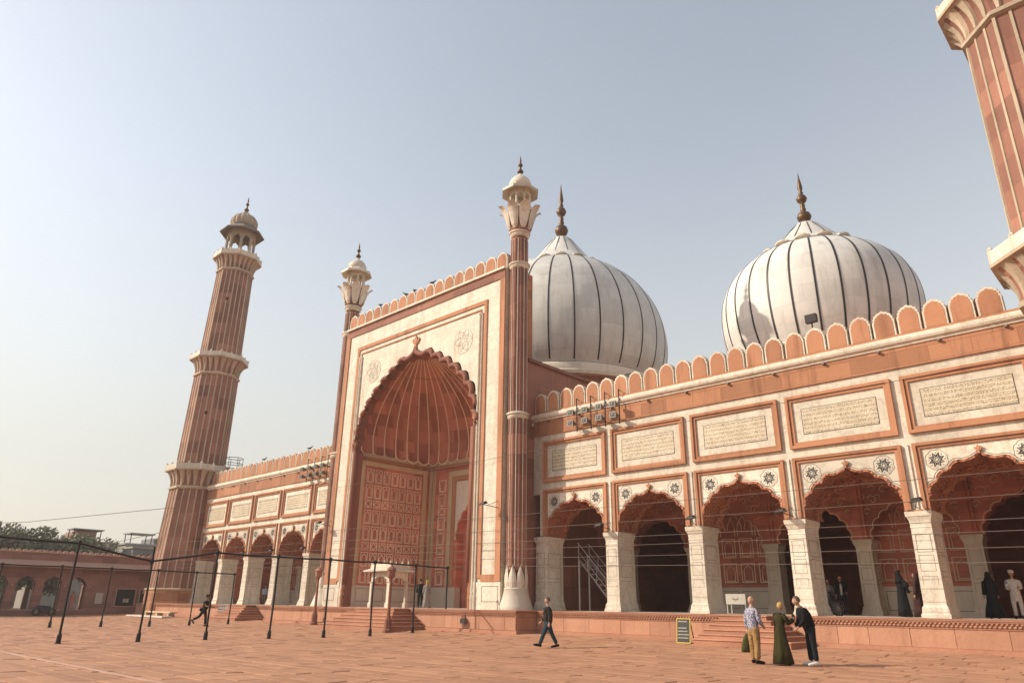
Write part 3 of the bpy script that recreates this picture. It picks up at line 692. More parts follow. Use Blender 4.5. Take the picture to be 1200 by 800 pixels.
def turret(cx, cy, label):
    rt = root('corner_turret', label, 'turret', (cx, cy, ZP), 'turrets flanking the portal')
    m = MB(); m.lathe(cx, cy, [(.50, 3.0), (.49, 22.9)], 16); sh = part('shaft', m, 'sandstone_shaft', rt)
    for k in range(8):
        a = k*PI/4+PI/16*3; m = MB(); m.tube([(cx+.52*math.cos(a), cy+.52*math.sin(a), 3.2), (cx+.51*math.cos(a), cy+.51*math.sin(a), 22.8)], .026, 6); part('stripe', m, 'marble_plain', sh)
        a += PI/8; m = MB(); m.tube([(cx+.47*math.cos(a), cy+.47*math.sin(a), 3.2), (cx+.46*math.cos(a), cy+.46*math.sin(a), 22.8)], .10, 8); part('reed', m, 'sandstone_shaft', sh)
    m = MB(); m.lathe(cx, cy, [(.92, ZP), (.92, ZP+.1), (.86, ZP+.22), (.72, ZP+.65), (.64, ZP+.98), (.66, ZP+1.05), (.5, ZP+1.3)], 24); part('base', m, 'marble_grey', rt, auto=40)  # greyer marble carries part of the shade at the foot
    for k in range(8): m = MB(); petal2(m, 2*PI*(k+.5)/8, [(.52, ZP+1.0, .15), (.58, ZP+1.1, .21), (.61, ZP+1.4, .235), (.60, ZP+1.7, .20), (.57, ZP+1.95, .13), (.55, ZP+2.12, .06), (.54, ZP+2.28, .012)], cx, cy); part('bud_petal', m, 'marble_grey', rt)  # petals share the greyer marble with shade in its colour
    for z in (11.45, 20.98, 23.2):
        m = MB(); m.lathe(cx, cy, [(.52, z-.22), (.60, z-.14), (.62, z-.05), (.58, z), (.68, z+.06), (.68, z+.13), (.54, z+.2)], 20); part('ring', m, 'marble_plain', rt, auto=40)
    m = MB(); m.lathe(cx, cy, [(.52, 23.3), (.62, 23.45), (.66, 23.6), (.68, 24.0), (.72, 24.6), (.78, 24.9), (.75, 25.0)], 20); part('calyx', m, 'sandstone_shaft', rt, auto=40)
    for k in range(8): m = MB(); petal2(m, 2*PI*(k+.35)/8, [(.64, 23.5, .10), (.74, 23.7, .22), (.84, 24.1, .30), (.95, 24.5, .345), (1.08, 24.8, .36), (1.26, 25.0, .28), (1.38, 25.04, .12), (1.42, 25.03, .02)], cx, cy); part('lotus_petal', m, 'marble_plain', rt)
    m = MB(); m.lathe(cx, cy, [(.82, 24.9), (.82, 25.12)], 8, PI/8); part('floor', m, 'marble_grey', rt)
    for k in range(8):
        a = k*PI/4+PI/8; m = MB(); m.lathe(cx+.66*math.cos(a), cy+.66*math.sin(a), [(.10, 25.1), (.10, 25.25), (.065, 25.32), (.065, 26.0), (.11, 26.12)], 6); part('column', m, 'marble_grey', rt)
        b = a+PI/4; p, q = (cx+.66*math.cos(a), cy+.66*math.sin(a)), (cx+.66*math.cos(b), cy+.66*math.sin(b)); L_ = math.hypot(p[0]-q[0], p[1]-q[1])
        ux, uy = (q[0]-p[0])/L_, (q[1]-p[1])/L_
        fr = lambda u, v, w: (p[0]+ux*(u+L_/2)-uy*w, p[1]+uy*(u+L_/2)+ux*w, v)
        m = MB(); ac = cusp(L_*.38, 25.85, 26.2, 3, .2, 2.2, 3); m.prism([(-L_/2, 25.85)]+ac+[(L_/2, 25.85), (L_/2, 26.4), (-L_/2, 26.4)], fr, -.05, .05); part('arch', m, 'marble_grey', rt)
    m = MB(); m.rings([octa(.76, 26.38, cx=cx, cy=cy), octa(1.24, 26.18, cx=cx, cy=cy), octa(1.24, 26.36, cx=cx, cy=cy), octa(.80, 26.62, cx=cx, cy=cy), octa(.80, 26.74, cx=cx, cy=cy)]); part('eave', m, 'marble_grey', rt)
    m = MB(); m.lathe(cx, cy, [(.70, 26.72), (.74, 26.85), (.72, 27.02), (.62, 27.24), (.46, 27.42), (.25, 27.55), (.14, 27.62), (.12, 27.75)], 20); part('cupola', m, 'marble_grey', rt, smooth=True)
    m = MB(); m.lathe(cx, cy, finial_prof(27.7, 1.5, .22), 10); part('spire', m, 'brass', rt, smooth=True)
    return rt
turret(9.05, -1.4, 'slim lotus-crowned turret between the portal and the wing with the steel staircase')
turret(-9.05, -1.4, 'slim lotus-crowned turret on the portal edge nearer the minaret with crown pavilion')

# ================================================================== domes
def dome(cx, cy, prof, zring, zneck, fz, fr_, label, drum):
    rt = root('dome', label, 'dome', (cx, cy, 11.5))
    m = MB(); m.lathe(cx, cy, prof, 112, cap0=False, cap1=False); sh = part('shell', m, 'dome_marble', rt, smooth=True)
    NB = 28
    import bisect
    P = prof
    for k in range(NB):
        a = 2*PI*(k+.5)/NB; c, s = math.cos(a), math.sin(a); m = MB(); rg = []
        for (r, z) in P[1:]:
            w = .055; row_ = []
            for o, dr in ((-w, -.05), (w, -.05), (w, .025), (-w, .025)): row_.append((cx+(r+dr)*c-o*s, cy+(r+dr)*s+o*c, z))
            rg.append(row_)
        m.rings(rg); part('meridian_line', m, 'inlay_black', sh)
    r0, z0 = prof[0]
    m = MB(); m.lathe(cx, cy, [(r0-.15, z0-1.0), (r0+.18, z0-.95), (r0+.22, z0-.7), (r0+.12, z0-.6), (r0+.14, z0-.2), (r0+.05, z0-.05), (r0-.1, z0+.02)], 96); part('base_ring', m, 'marble_grey', rt, auto=35)
    m = MB(); m.lathe(cx, cy, [(r0-.3, 11.4), (r0-.3, z0-1.0)], 24); part('drum', m, drum, rt)
    rr = prof[-1][0]
    m = MB(); m.lathe(cx, cy, [(rr+.05, zring-.12), (rr+.16, zring), (rr*.97, zring+.14), (rr*.74, zring+(zneck-zring)*.33), (rr*.52, zring+(zneck-zring)*.63), (rr*.33, zring+(zneck-zring)*.88), (rr*.25, zneck), (rr*.1, zneck+.03)], 56); cap = part('lotus_cap', m, 'dome_marble', rt, auto=40)
    m = MB(); m.lathe(cx, cy, [(rr+.10, zring-.22), (rr+.16, zring-.16), (rr+.10, zring-.08)], 56); part('dark_ring', m, 'inlay_black', cap)
    for k in range(14):
        a = 2*PI*k/14; m = MB()
        c, s = math.cos(a), math.sin(a); rg = []
        for (r, z, w) in ((rr*.80, zring+.22, .42), (rr*.98, zring+.06, .52), (rr+.22, zring+.05, .46), (rr+.36, zring+.12, .16)):
            rg.append([(cx+(r+dr)*c-o*s, cy+(r+dr)*s+o*c, z+dz) for o, dr, dz in ((-w, 0, -.05), (w, 0, -.05), (w, 0, .05), (-w, 0, .05))])
        m.rings(rg); part('cap_petal', m, 'marble_grey', cap)
        a += PI/14; c, s = math.cos(a), math.sin(a); m = MB(); rg = []
        for t in [q/5 for q in range(6)]:
            r = rr*(.93-.66*t); z = zring+.18+(zneck-zring-.25)*t; w = .035*(1-t*.4)
            rg.append([(cx+(r+dr)*c-o*s, cy+(r+dr)*s+o*c, z) for o, dr in ((-w, -.1), (w, -.1), (w, .03), (-w, .03))])
        m.rings(rg); part('cap_line', m, 'inlay_black', cap)
    m = MB(); m.lathe(cx, cy, finial_prof(zneck, fz-zneck, fr_), 16); part('spire', m, 'brass', rt, smooth=True)
    return rt
def smooth_prof(P, n=5):
    out = []
    for i in range(len(P)-1):
        p0 = P[max(i-1, 0)]; p1 = P[i]; p2 = P[i+1]; p3 = P[min(i+2, len(P)-1)]
        for k in range(n):
            t = k/n; out.append(tuple(.5*((2*p1[j])+(-p0[j]+p2[j])*t+(2*p0[j]-5*p1[j]+4*p2[j]-p3[j])*t*t+(-p0[j]+3*p1[j]-3*p2[j]+p3[j])*t**3) for j in (0, 1)))
    return out+[P[-1]]
dome(0, 13.9, smooth_prof([(7.9, 18.1), (8.45, 19.4), (8.72, 21.2), (8.58, 23.0), (8.0, 24.8), (6.95, 26.5), (5.5, 27.9), (4.2, 28.72), (3.2, 29.1)]), 29.2, 32.35, 38.2, .62,
     'larger white striped marble dome rising directly behind the portal', 'sandstone_shaft')
dome(21.38, 13.9, smooth_prof([(5.5, 15.9), (5.9, 17.2), (6.05, 18.8), (5.9, 20.2), (5.4, 21.4), (4.6, 22.3), (3.7, 22.95), (2.85, 23.3)]), 23.4, 25.7, 29.9, .48,
     'smaller white striped marble dome above the arcade with the steel staircase', 'sandstone_shaft')

# ================================================================== minarets
def minaret(cx, cy, label, lean=0.0):
    rt = root('minaret', label, 'minaret', (cx, cy, 0))
    xf = lambda x, y, z: (x+lean*z, y, z)
    N = lambda: MB(xf)
    C8 = math.cos(PI/8)
    rot = PI/8
    def oc(r, z): return [(cx+r*math.cos(rot+k*PI/4), cy+r*math.sin(rot+k*PI/4), z) for k in range(8)]
    m = N(); m.rings([oc(3.15, -.3), oc(3.15, .15), oc(3.0, .2), oc(2.98, 1.0), oc(2.93, 1.05), oc(2.9, 2.1)]); part('base', m, 'sandstone', rt)
    m = N(); m.rings([oc(2.9, 2.1), oc(3.0, 2.16), oc(3.0, 2.26), oc(2.8, 2.34)]); part('base_band', m, 'buff', rt)
    storeys = [(2.3, 11.45, 2.78, 2.42), (14.0, 23.1, 2.26, 2.12), (25.6, 34.95, 2.0, 1.82)]
    for (z0, z1, r0, r1) in storeys:
        m = N(); m.rings([oc(r0, z0), oc(r1, z1)]); sh = part('shaft', m, 'sandstone_shaft', rt)
        for k in range(8):
            A0, A1 = rot+k*PI/4, rot+(k+1)*PI/4
            for j in range(3):
                t = j/3
                def pt(r, z, off):
                    x = r*(math.cos(A0)*(1-t)+math.cos(A1)*t); y = r*(math.sin(A0)*(1-t)+math.sin(A1)*t)
                    l = math.hypot(x, y); return Vector((x, y)), Vector((x/l, y/l))
                m = N(); rg = []
                for (r, z) in ((r0, z0), (r1, z1)):
                    p, n_ = pt(r, z, 0); w = .056 if j else .066; tg = Vector((-n_.y, n_.x))
                    rg.append([(cx+q.x, cy+q.y, z) for q in (p-tg*w-n_*.08, p+tg*w-n_*.08, p+tg*w*.9+n_*.05, p-tg*w*.9+n_*.05)])
                m.rings(rg); part('stripe', m, 'weathered_pale', sh)
    # balconies: ring, fluted cove, slab, parapet
    for (zr, zb, rs, rb, zt) in ((11.5, 13.15, 2.46, 3.2, 13.8), (23.15, 24.75, 2.16, 2.92, 25.35), (35.0, 36.5, 1.86, 2.56, 37.15)):
        m = N(); m.rings([oc(rs, zr-.1), oc(rs+.16, zr-.02), oc(rs+.16, zr+.14), oc(rs+.04, zr+.24)]); bal = part('balcony', m, 'weathered_pale', rt)
        prof = [(rs+.02+(rb-.25-rs)*(t**2.4), zr+.2+(zb-zr-.2)*t) for t in [q/7 for q in range(8)]]
        m = N(); m.rings([oc(r, z) for r, z in prof]); part('cove', m, 'sandstone_shaft', bal)
        for k in range(8):
            A0, A1 = rot+k*PI/4, rot+(k+1)*PI/4
            for j in range(3):
                t = (j+.5)/3; m = N(); rg = []
                for q, (r, z) in enumerate(prof):
                    x = r*(math.cos(A0)*(1-t)+math.cos(A1)*t); y = r*(math.sin(A0)*(1-t)+math.sin(A1)*t); l = math.hypot(x, y); n_ = Vector((x/l, y/l)); tg = Vector((-n_.y, n_.x)); p = Vector((x, y))
                    w = r*.765/3*.5*(.35+.62*(q/7)**.8)
                    rg.append([(cx+v.x, cy+v.y, z) for v in (p-tg*w-n_*.1, p+tg*w-n_*.1, p+tg*w*.5+n_*.10, p-tg*w*.5+n_*.10)])
                m.rings(rg); part('flute', m, 'weathered_pale', bal)
        m = N(); m.rings([oc(rb-.24, zb-.02), oc(rb, zb), oc(rb+.02, zb+.12), oc(rb-.1, zb+.16), oc(rs-.2, zb+.17)]); part('slab', m, 'weathered_pale', bal)
        m = N(); o, i_ = rb-.05, rb-.2
        rgs = [oc(o, zb+.15), oc(o, zt), oc(i_, zt), oc(i_, zb+.15)]
        m.rings(rgs, False, False); part('parapet', m, 'marble_plain', bal)
        for k in range(8):
            for t in (0, .5):
                x = o*(math.cos(rot+k*PI/4)*(1-t)+math.cos(rot+(k+1)*PI/4)*t)*.975; y = o*(math.sin(rot+k*PI/4)*(1-t)+math.sin(rot+(k+1)*PI/4)*t)*.975
                m = N(); m.lathe(cx+x, cy+y, [(.1, zb+.15), (.1, zt+.05), (.12, zt+.08), (.08, zt+.14), (.02, zt+.2)], 6); part('parapet_post', m, 'marble_plain', bal)
    for (a_, z) in ((-2.0, 15.3), (-2.0, 27.3), (2.2, 15.3), (-.6, 19.0), (-.6, 31.5), (-1.2, 22.8)):    # doorways and slits
        rr = 2.16 if z < 20 else (2.05 if z < 24 else 1.86); m = N(); c, s = math.cos(a_), math.sin(a_); w, hh = (.32, .75) if z in (15.3, 27.3) else (.12, .16)
        m.rings([[(cx+(rr*C8*1.02+dr)*c-o*s, cy+(rr*C8*1.02+dr)*s+o*c, z+q) for o, dr in ((-w, -.3), (w, -.3), (w, .06), (-w, .06))] for q in (-hh, hh)]); part('opening', m, 'void', rt)
    # crown pavilion
    z = 36.6
    for k in range(8):
        a = rot+k*PI/4; x, y = cx+1.42*math.cos(a), cy+1.42*math.sin(a)
        m = N(); m.lathe(x, y, [(.24, z), (.24, z+.75), (.17, z+.85), (.16, z+2.3), (.25, z+2.5)], 8); part('column', m, 'weathered', rt)
        b = a+PI/4; q = (cx+1.42*math.cos(b), cy+1.42*math.sin(b)); L_ = math.hypot(x-q[0], y-q[1]); ux, uy = (q[0]-x)/L_, (q[1]-y)/L_
        fr = lambda u, v, w: (x+ux*(u+L_/2)-uy*w, y+uy*(u+L_/2)+ux*w, v)
        ac = cusp(L_*.38, z+2.2, z+2.95, 3, .22, 2.2, 3)
        m = N(); m.prism([(-L_/2, z+2.2), (-L_*.38, z+2.2)]+ac[1:-1]+[(L_*.38, z+2.2), (L_/2, z+2.2), (L_/2, z+3.6), (-L_/2, z+3.6)], fr, -.08, .08); part('arch', m, 'weathered', rt)
    m = N(); m.rings([oc(1.5, z+3.58), oc(2.38, z+3.3), oc(2.38, z+3.42), oc(1.5, z+4.1), oc(1.45, z+4.35)]); part('eave', m, 'eave_shade_stone', rt)
    m = N(); rg = []
    for r, zz in smooth_prof([(1.28, z+4.33), (1.38, z+4.7), (1.32, z+5.15), (1.02, z+5.6), (.55, z+5.9), (.22, z+6.1)], 4):
        rg.append([(cx+r*(1+.08*abs(math.sin(8*t)))*math.cos(t), cy+r*(1+.08*abs(math.sin(8*t)))*math.sin(t), zz) for t in [2*PI*q/64 for q in range(64)]])
    m.rings(rg); part('cupola', m, 'weathered', rt)
    m = N(); m.lathe(cx, cy, [(.36, z+6.05), (.4, z+6.15), (.28, z+6.25), (.1, z+6.3)], 12); part('cupola_cap', m, 'weathered', rt)
    m = N(); m.lathe(cx, cy, finial_prof(z+6.25, 2.1, .28), 10); part('spire', m, 'brass', rt, smooth=True)
    return rt
minaret(-36.25, -.1, 'tall striped minaret topped by a domed crown pavilion beside the far courtyard arcade', .031)
minaret(35.75, -.1, 'tall striped minaret at the end of the wing with the steel staircase')
# ================================================================== street furniture on and before the plinth
def tent_frame(label, xs_ys, zt, rail_z, r=.042):
    rt = root('tent_frame', label, 'metal frame', (xs_ys[0][0], xs_ys[0][1], gz(xs_ys[0][1])), 'tent frames standing in the courtyard')
    for (x, y) in xs_ys:
        g = gz(y); m = MB(); dx_, dy_ = random.uniform(-.03, .03), random.uniform(-.03, .03); m.tube([(x, y, g+.02), (x+dx_, y+dy_, g+1.6), (x, y, zt+random.uniform(-.02, .08))], r, 8); p = part('post', m, 'iron', rt)
        m = MB(); m.lathe(x, y, [(.11, g), (.11, g+.02), (.08, g+.03), (.075, g+.28), (.05, g+.34)], 10); part('foot', m, 'iron', p)
    for (a, b), (za, zb) in zip(zip(xs_ys, xs_ys[1:]), zip(rail_z, rail_z[1:])):
        m = MB(); m.tube([(a[0], a[1], za), ((a[0]+b[0])/2+random.uniform(-.02, .02), (a[1]+b[1])/2, (za+zb)/2-random.uniform(.0, .04)), (b[0], b[1], zb)], r*.9, 8); part('rail', m, 'iron', rt)
        m = MB(); m.lathe(b[0], b[1], [(r*1.6, zb-.08), (r*1.7, zb-.06), (r*1.7, zb+.06), (r*1.6, zb+.08)], 8); part('clamp', m, 'iron', rt)
    return rt
F1 = [(6.75, -24.7), (6.78, -22.02), (6.85, -19.42), (6.55, -16.75), (6.9, -14.2), (6.95, -11.6), (6.75, -8.95), (6.5, -6.2), (6.35, -3.9)]
tent_frame('taller row of black metal tent posts whose rail dips at one post', F1, 3.16, [3.2, 3.14, 2.64, 3.12, 3.08, 3.1, 3.12, 3.1, 3.08])
F2 = [(-10.1, -23.2), (-10.2, -20.5), (-9.9, -17.74), (-10.2, -15.1), (-9.8, -12.6), (-10.6, -9.9), (-10.9, -7.25)]
tent_frame('straight row of black metal tent posts nearer the far courtyard arcade', F2, 2.95, [2.93]*7)

def lamp_post(x, y, h, label):
    g = gz(y); rt = root('lamp_post', label, 'lamp post', (x, y, g), 'red lamp posts before the plinth')
    m = MB(); m.lathe(x, y, [(.26, g), (.26, g+.12), (.20, g+.18), (.18, g+.6), (.13, g+.72), (.11, g+.8)], 8, PI/8); part('base', m, 'rim_brown', rt)
    m = MB(); m.lathe(x, y, [(.10, g+.78), (.085, g+1.2), (.07, h-.75), (.10, h-.7), (.07, h-.66)], 10); part('shaft', m, 'rim_brown', rt)
    m = MB(); m.lathe(x, y, [(.08, h-.66), (.20, h-.56), (.22, h-.25), (.26, h-.22), (.20, h-.12), (.1, h-.05), (.04, h), (.02, h+.1)], 8, PI/8); part('lantern', m, 'sandstone_shaft', rt)
lamp_post(-5.2, -4.5, 3.35, 'slim red lamp post standing at the foot of the portal plinth')
lamp_post(5.2, -6.75, 3.1, 'slim red lamp post at the corner of the broad portal steps')

# marble canopy in front of the great arch
cx, cy = .1, -2.95
rt = root('marble_canopy', 'small white marble canopy on four columns before the great arch', 'canopy', (cx, cy, ZP))
hx, hy = .86, .62
for sx in (-1, 1):
    for sy in (-1, 1):
        x, y = cx+sx*hx, cy+sy*hy; m = MB(); m.loft(x, [(ZP, .13, y-.13, y+.13), (ZP+.25, .13, y-.13, y+.13), (ZP+.3, .085, y-.085, y+.085), (ZP+1.35, .08, y-.08, y+.08), (ZP+1.45, .13, y-.13, y+.13)]); part('column', m, 'marble_plain', rt)
for sy in (-1, 1):
    m = MB(); ac = cusp(hx*.86, ZP+1.3, ZP+1.78, 4, .2, 2.3, 4, .03, cx); m.prism([(cx-hx, ZP+1.3)]+ac+[(cx+hx, ZP+1.3), (cx+hx, ZP+2.05), (cx-hx, ZP+2.05)], front(cy+sy*hy), -.07, .07); part('arch', m, 'marble_plain', rt)
for sx in (-1, 1):
    m = MB(); ac = cusp(hy*.84, ZP+1.3, ZP+1.72, 4, .2, 2.3, 4, .03, cy); m.prism([(cy-hy, ZP+1.3)]+ac+[(cy+hy, ZP+1.3), (cy+hy, ZP+2.05), (cy-hy, ZP+2.05)], facex(cx+sx*hx), -.068, .068); part('arch', m, 'marble_plain', rt)
m = MB(); m.rings([[(cx+a*e, cy+b*f_, z) for a, b in ((-1, -1), (1, -1), (1, 1), (-1, 1))] for e, f_, z in ((hx+.1, hy+.1, ZP+2.05), (hx+.42, hy+.42, ZP+2.02), (hx+.42, hy+.42, ZP+2.08), (hx+.12, hy+.12, ZP+2.2), (hx+.12, hy+.12, ZP+2.3))]); part('eave', m, 'marble_plain', rt)
m = MB(); m.rings([[(cx+a*e, cy+b*f_, z) for a, b in ((-1, -1), (1, -1), (1, 1), (-1, 1))] for e, f_, z in ((hx+.1, hy+.1, ZP+2.3), (hx+.1, hy+.1, ZP+2.45), (hx, hy, ZP+2.45), (hx, hy, ZP+2.31))]); part('parapet', m, 'marble_plain', rt)
for a in (-1, -.33, .33, 1):
    for b in (-1, 1):
        m = MB(); m.lathe(cx+a*(hx+.05), cy+b*(hy+.05), [(.05, ZP+2.45), (.06, ZP+2.52), (.03, ZP+2.6), (.01, ZP+2.68)], 6); part('knob', m, 'marble_plain', rt)

# notice boards
def board(x, y, rz, w, h, mat, rows, inkmat, edge, label, lean=.16):
    g = gz(y); rt = root('notice_board', label, 'sign', (x, y, g))
    c, s = math.cos(rz), math.sin(rz)
    def fr(u, v, w_): yy = -lean*(h-v)*1.0 - w_; return (x+u*c-yy*s, y+u*s+yy*c, g+.03+v)
    m = MB(); m.prism([(-w/2, 0), (w/2, 0), (w/2, h), (-w/2, h)], fr, -.02, .0); part('panel', m, mat, rt)
    m = MB(); m.rect(-w/2-.02, w/2+.02, -.02, h+.02, .035, fr, -.025, .012); part('border', m, edge, rt)
    m = MB(); v = h-.09; rnd = random.Random(5)
    while v > .08:
        hh = rows; u = -w/2+.05; gap = rnd.random() < .2
        if not gap:
            end = w/2-.05-(rnd.random()*.12)
            while u < end:
                l = rnd.uniform(.03, .09)
                kk = min(u+l, end); mid = (u+kk)/2
                m.ribbon([(u, v-hh*.35), (u+.012, v), (mid, v-hh*.3), (mid+.01, v+hh*.2), (kk, v-hh*.35)], hh*.33, fr, .0, .004); u += l+.02
        v -= hh*1.9
    part('lettering', m, inkmat, rt)
    for q in (-1, 1):
        m = MB(); P0 = Vector(fr(q*w*.45, h-.03, -.03)); P1 = Vector((x+q*w*.45*c-.28*s*1, y+q*w*.45*s+.30*c, g+.0)); m.tube([P0, P1], .018, 6); part('rear_leg', m, 'iron', rt)
board(20.75, -4.35, R(2), .56, .86, 'inlay_black', .062, 'white_paint', 'yellow_paint', 'black notice board with white lettering and yellow edge before the steps', .12)
board(-19.8, -3.4, R(35), .75, .95, 'white_paint', .10, 'inlay_grey', 'steel', 'pale notice board with dark marks near the minaret base', .12)

# white barrier-table with a notice, folded wheelchairs, loose box under the arches
rt = root('notice_table', 'white table with a small printed notice against an arcade wall', 'table', (19.4, 3.0, ZP))
m = MB(); m.box(18.95, 19.95, 2.7, 3.2, ZP+.42, ZP+.88); part('box', m, 'white_paint', rt)
for a in (18.99, 19.91):
    for b in (2.74, 3.16): m = MB(); m.box(a-.025, a+.025, b-.025, b+.025, ZP, ZP+.42); part('leg', m, 'steel', rt)
m = MB(); m.box(19.28, 19.62, 2.692, 2.70, ZP+.63, ZP+.66); m.ribbon([(19.32, ZP+.72), (19.45, ZP+.57), (19.58, ZP+.72)], .02, front(2.7), .0, .006); part('notice_print', m, 'inlay_grey', rt, kind='stuff')
rt = root('wheelchair', 'folded dark wheelchair leaning on a pier', 'wheelchair', (24.45, 1.75, ZP))
for y in (1.65, 1.88):
    m = MB(); c = (24.5, ZP+.30); m.tube([(c[0]+.29*math.cos(a), y, c[1]+.29*math.sin(a)) for a in [2*PI*k/20 for k in range(21)]], .02, 5); w_ = part('wheel', m, 'iron', rt)
    m = MB()
    for k in range(6): a = k*PI/6; m.tube([(c[0]-.28*math.cos(a), y, c[1]-.28*math.sin(a)), (c[0]+.28*math.cos(a), y, c[1]+.28*math.sin(a))], .006, 4)
    part('spokes', m, 'steel', w_)
    m = MB(); m.tube([(24.75, y, ZP+.1), (24.6, y, ZP+.5), (24.42, y, ZP+.55), (24.28, y, ZP+.98), (24.14, y, ZP+1.0)], .018, 6); part('side_frame', m, 'iron', rt)
m = MB(); m.prism([(24.3, ZP+.55), (24.62, ZP+.5), (24.62, ZP+.53), (24.33, ZP+.58), (24.2, ZP+.95), (24.17, ZP+.95)], front(1.67), -.2, 0); part('seat', m, 'inlay_black', rt)

# steel stairs in the first bay
rt = root('steel_staircase', 'pale steel staircase with handrails inside the first arcade bay', 'staircase', (11.6, 2.6, ZP))
for i in range(9):
    t = i/9; m = MB(); x = 12.75-2.3*t; m.box(x-.16, x+.16, 2.35, 3.25, ZP+.28*i+.2, ZP+.28*i+.24); part('tread', m, 'steel', rt)
for y in (2.3, 3.28):
    m = MB(); m.tube([(12.9, y, ZP+.05), (10.35, y, ZP+2.75)], .05, 4); part('stringer', m, 'steel', rt)
    m = MB(); m.tube([(12.9, y, ZP+.95), (10.35, y, ZP+3.6)], .025, 6); part('handrail', m, 'steel', rt)
    m = MB(); m.tube([(12.9, y, ZP+.5), (10.35, y, ZP+3.15)], .018, 6); part('midrail', m, 'steel', rt)
    for i in range(5):
        t = i/4; x = 12.85-2.45*t; z = ZP+.08+2.6*t; m = MB(); m.tube([(x, y, z), (x, y, z+.9)], .02, 6); part('baluster', m, 'steel', rt)
for y in (2.35, 3.25): m = MB(); m.tube([(10.38, y, ZP), (10.38, y, ZP+2.75)], .06, 6); part('support', m, 'steel', rt)

# loudspeakers on masts over the cornices
def speaker_masts(xs, label, n=2):
    for x in xs:
        rt = root('loudspeaker_mast', label, 'loudspeakers', (x, -.25, 10.3), None)
        m = MB(); m.tube([(x, -.24, 10.25), (x, -.24, 12.15)], .03, 6); part('mast', m, 'iron', rt)
        m = MB(); m.tube([(x, -.24, 12.1), (x, .1, 12.1)], .02, 5); m.tube([(x, -.24, 10.5), (x, .02, 10.5)], .02, 5); part('bracket', m, 'iron', rt, kind='stuff')
        for z in (10.68, 11.27):
            m = MB(); yy = -.28; a = x-.13
            m.rings([[(a-.2*k, yy-.02-d, z-.16*k), (a+.2*k, yy-.02-d, z-.16*k), (a+.2*k, yy-.02-d, z+.16*k), (a-.2*k, yy-.02-d, z+.16*k)] for k, d in ((.45, -.02), (.5, .1), (1.0, .36), (1.0, .40))]); h_ = part('horn', m, 'speaker_grey', rt)
            m = MB(); m.box(a-.15, a+.15, yy-.425, yy-.415, z-.115, z+.115); part('mouth', m, 'inlay_black', h_)
            m = MB(); m.lathe(a, z, [(.06, 0), (.02, .05)], 8); m.v = [(p[0], yy-.43-p[2], p[1]) for p in m.v]; part('throat', m, 'white_paint', h_)
        yield rt
SPK_R = ['loudspeaker mast next to the turret on the wing with the steel stairs', 'second loudspeaker mast from the turret above the steel stairs', 'third loudspeaker mast from the turret above the steel stairs', 'fourth loudspeaker mast from the turret, above the second arcade bay']
for rt, lb in zip(speaker_masts((12.45, 13.42, 14.38, 15.3), ''), SPK_R): rt['label'] = lb; rt['group'] = 'loudspeaker masts on the cornices'
SPK_L = ['loudspeaker mast beside the turret on the minaret-side wing', 'second loudspeaker mast from the turret on the minaret-side wing', 'third loudspeaker mast from the turret on the minaret-side wing', 'fourth loudspeaker mast from the turret on the minaret-side wing']
for rt, lb in zip(speaker_masts((-12.3, -13.2, -14.2, -15.2), ''), SPK_L): rt['label'] = lb; rt['group'] = 'loudspeaker masts on the cornices'

# floodlights on brackets
def floodlight(x, y, z, reach, label, group='floodlights on wall brackets', side=0):
    rt = root('floodlight', label, 'floodlight', (x, y, z), group)
    m = MB(); m.tube([(x, y, z), (x+side*.5*reach, y-reach*.9, z+.12), (x+side*.55*reach, y-reach, z+.14)], .02, 5); m.tube([(x, y, z+.35), (x+side*.4*reach, y-reach*.7, z+.12)], .014, 5); part('bracket', m, 'iron', rt, kind='stuff')
    a, b = x+side*.55*reach, y-reach
    m = MB(); m.rings([[(a-.2*k, b-.14*k, z+dz), (a+.2*k, b-.14*k, z+dz+.03), (a+.2*k, b+.14*k, z+dz+.1), (a-.2*k, b+.14*k, z+dz+.07)] for k, dz in ((1, .08), (1.05, .12), (.7, .22))]); part('lamp_head', m, 'iron', rt)
    return rt
ordn = ['first', 'second', 'third', 'fourth']
for k in range(1, 5): floodlight(SEP[k]-.05, .0, 4.95, .55, 'floodlight at the %s free pier from the portal, wing with steel stairs' % ordn[k-1], side=-1 if k % 2 else .6)
for k in range(1, 5): floodlight(-SEP[k]+.05, .0, 4.95, .55, 'floodlight at the %s free pier from the portal, minaret-side wing' % ordn[k-1], side=.6)
floodlight(8.2, PF-.07, 6.3, .75, 'floodlight on the marble strip of the portal beside the steel-stairs wing turret', side=-1)
floodlight(-8.2, PF-.07, 6.3, .75, 'floodlight on the marble strip of the portal towards the minaret-side wing', side=-1)
floodlight(-1.0+1.9, 5.0, 6.0, .5, 'floodlight inside the great arch on the back wall', side=-.5)
for (x, y, z, lb) in ((23.3, 6.9, 16.0, 'small dark floodlight box before the smaller dome'), (10.9, 7.5, 15.35, 'small dark floodlight box beside the larger dome')):
    rt = root('roof_lamp', lb, 'floodlight', (x, y, 11.5)); m = MB(); m.tube([(x, y, 11.5), (x, y, z)], .04, 6); part('mast', m, 'iron', rt)
    m = MB(); m.box(x-.3, x+.3, y-.15, y+.15, z, z+.45); part('lamp_head', m, 'iron', rt)
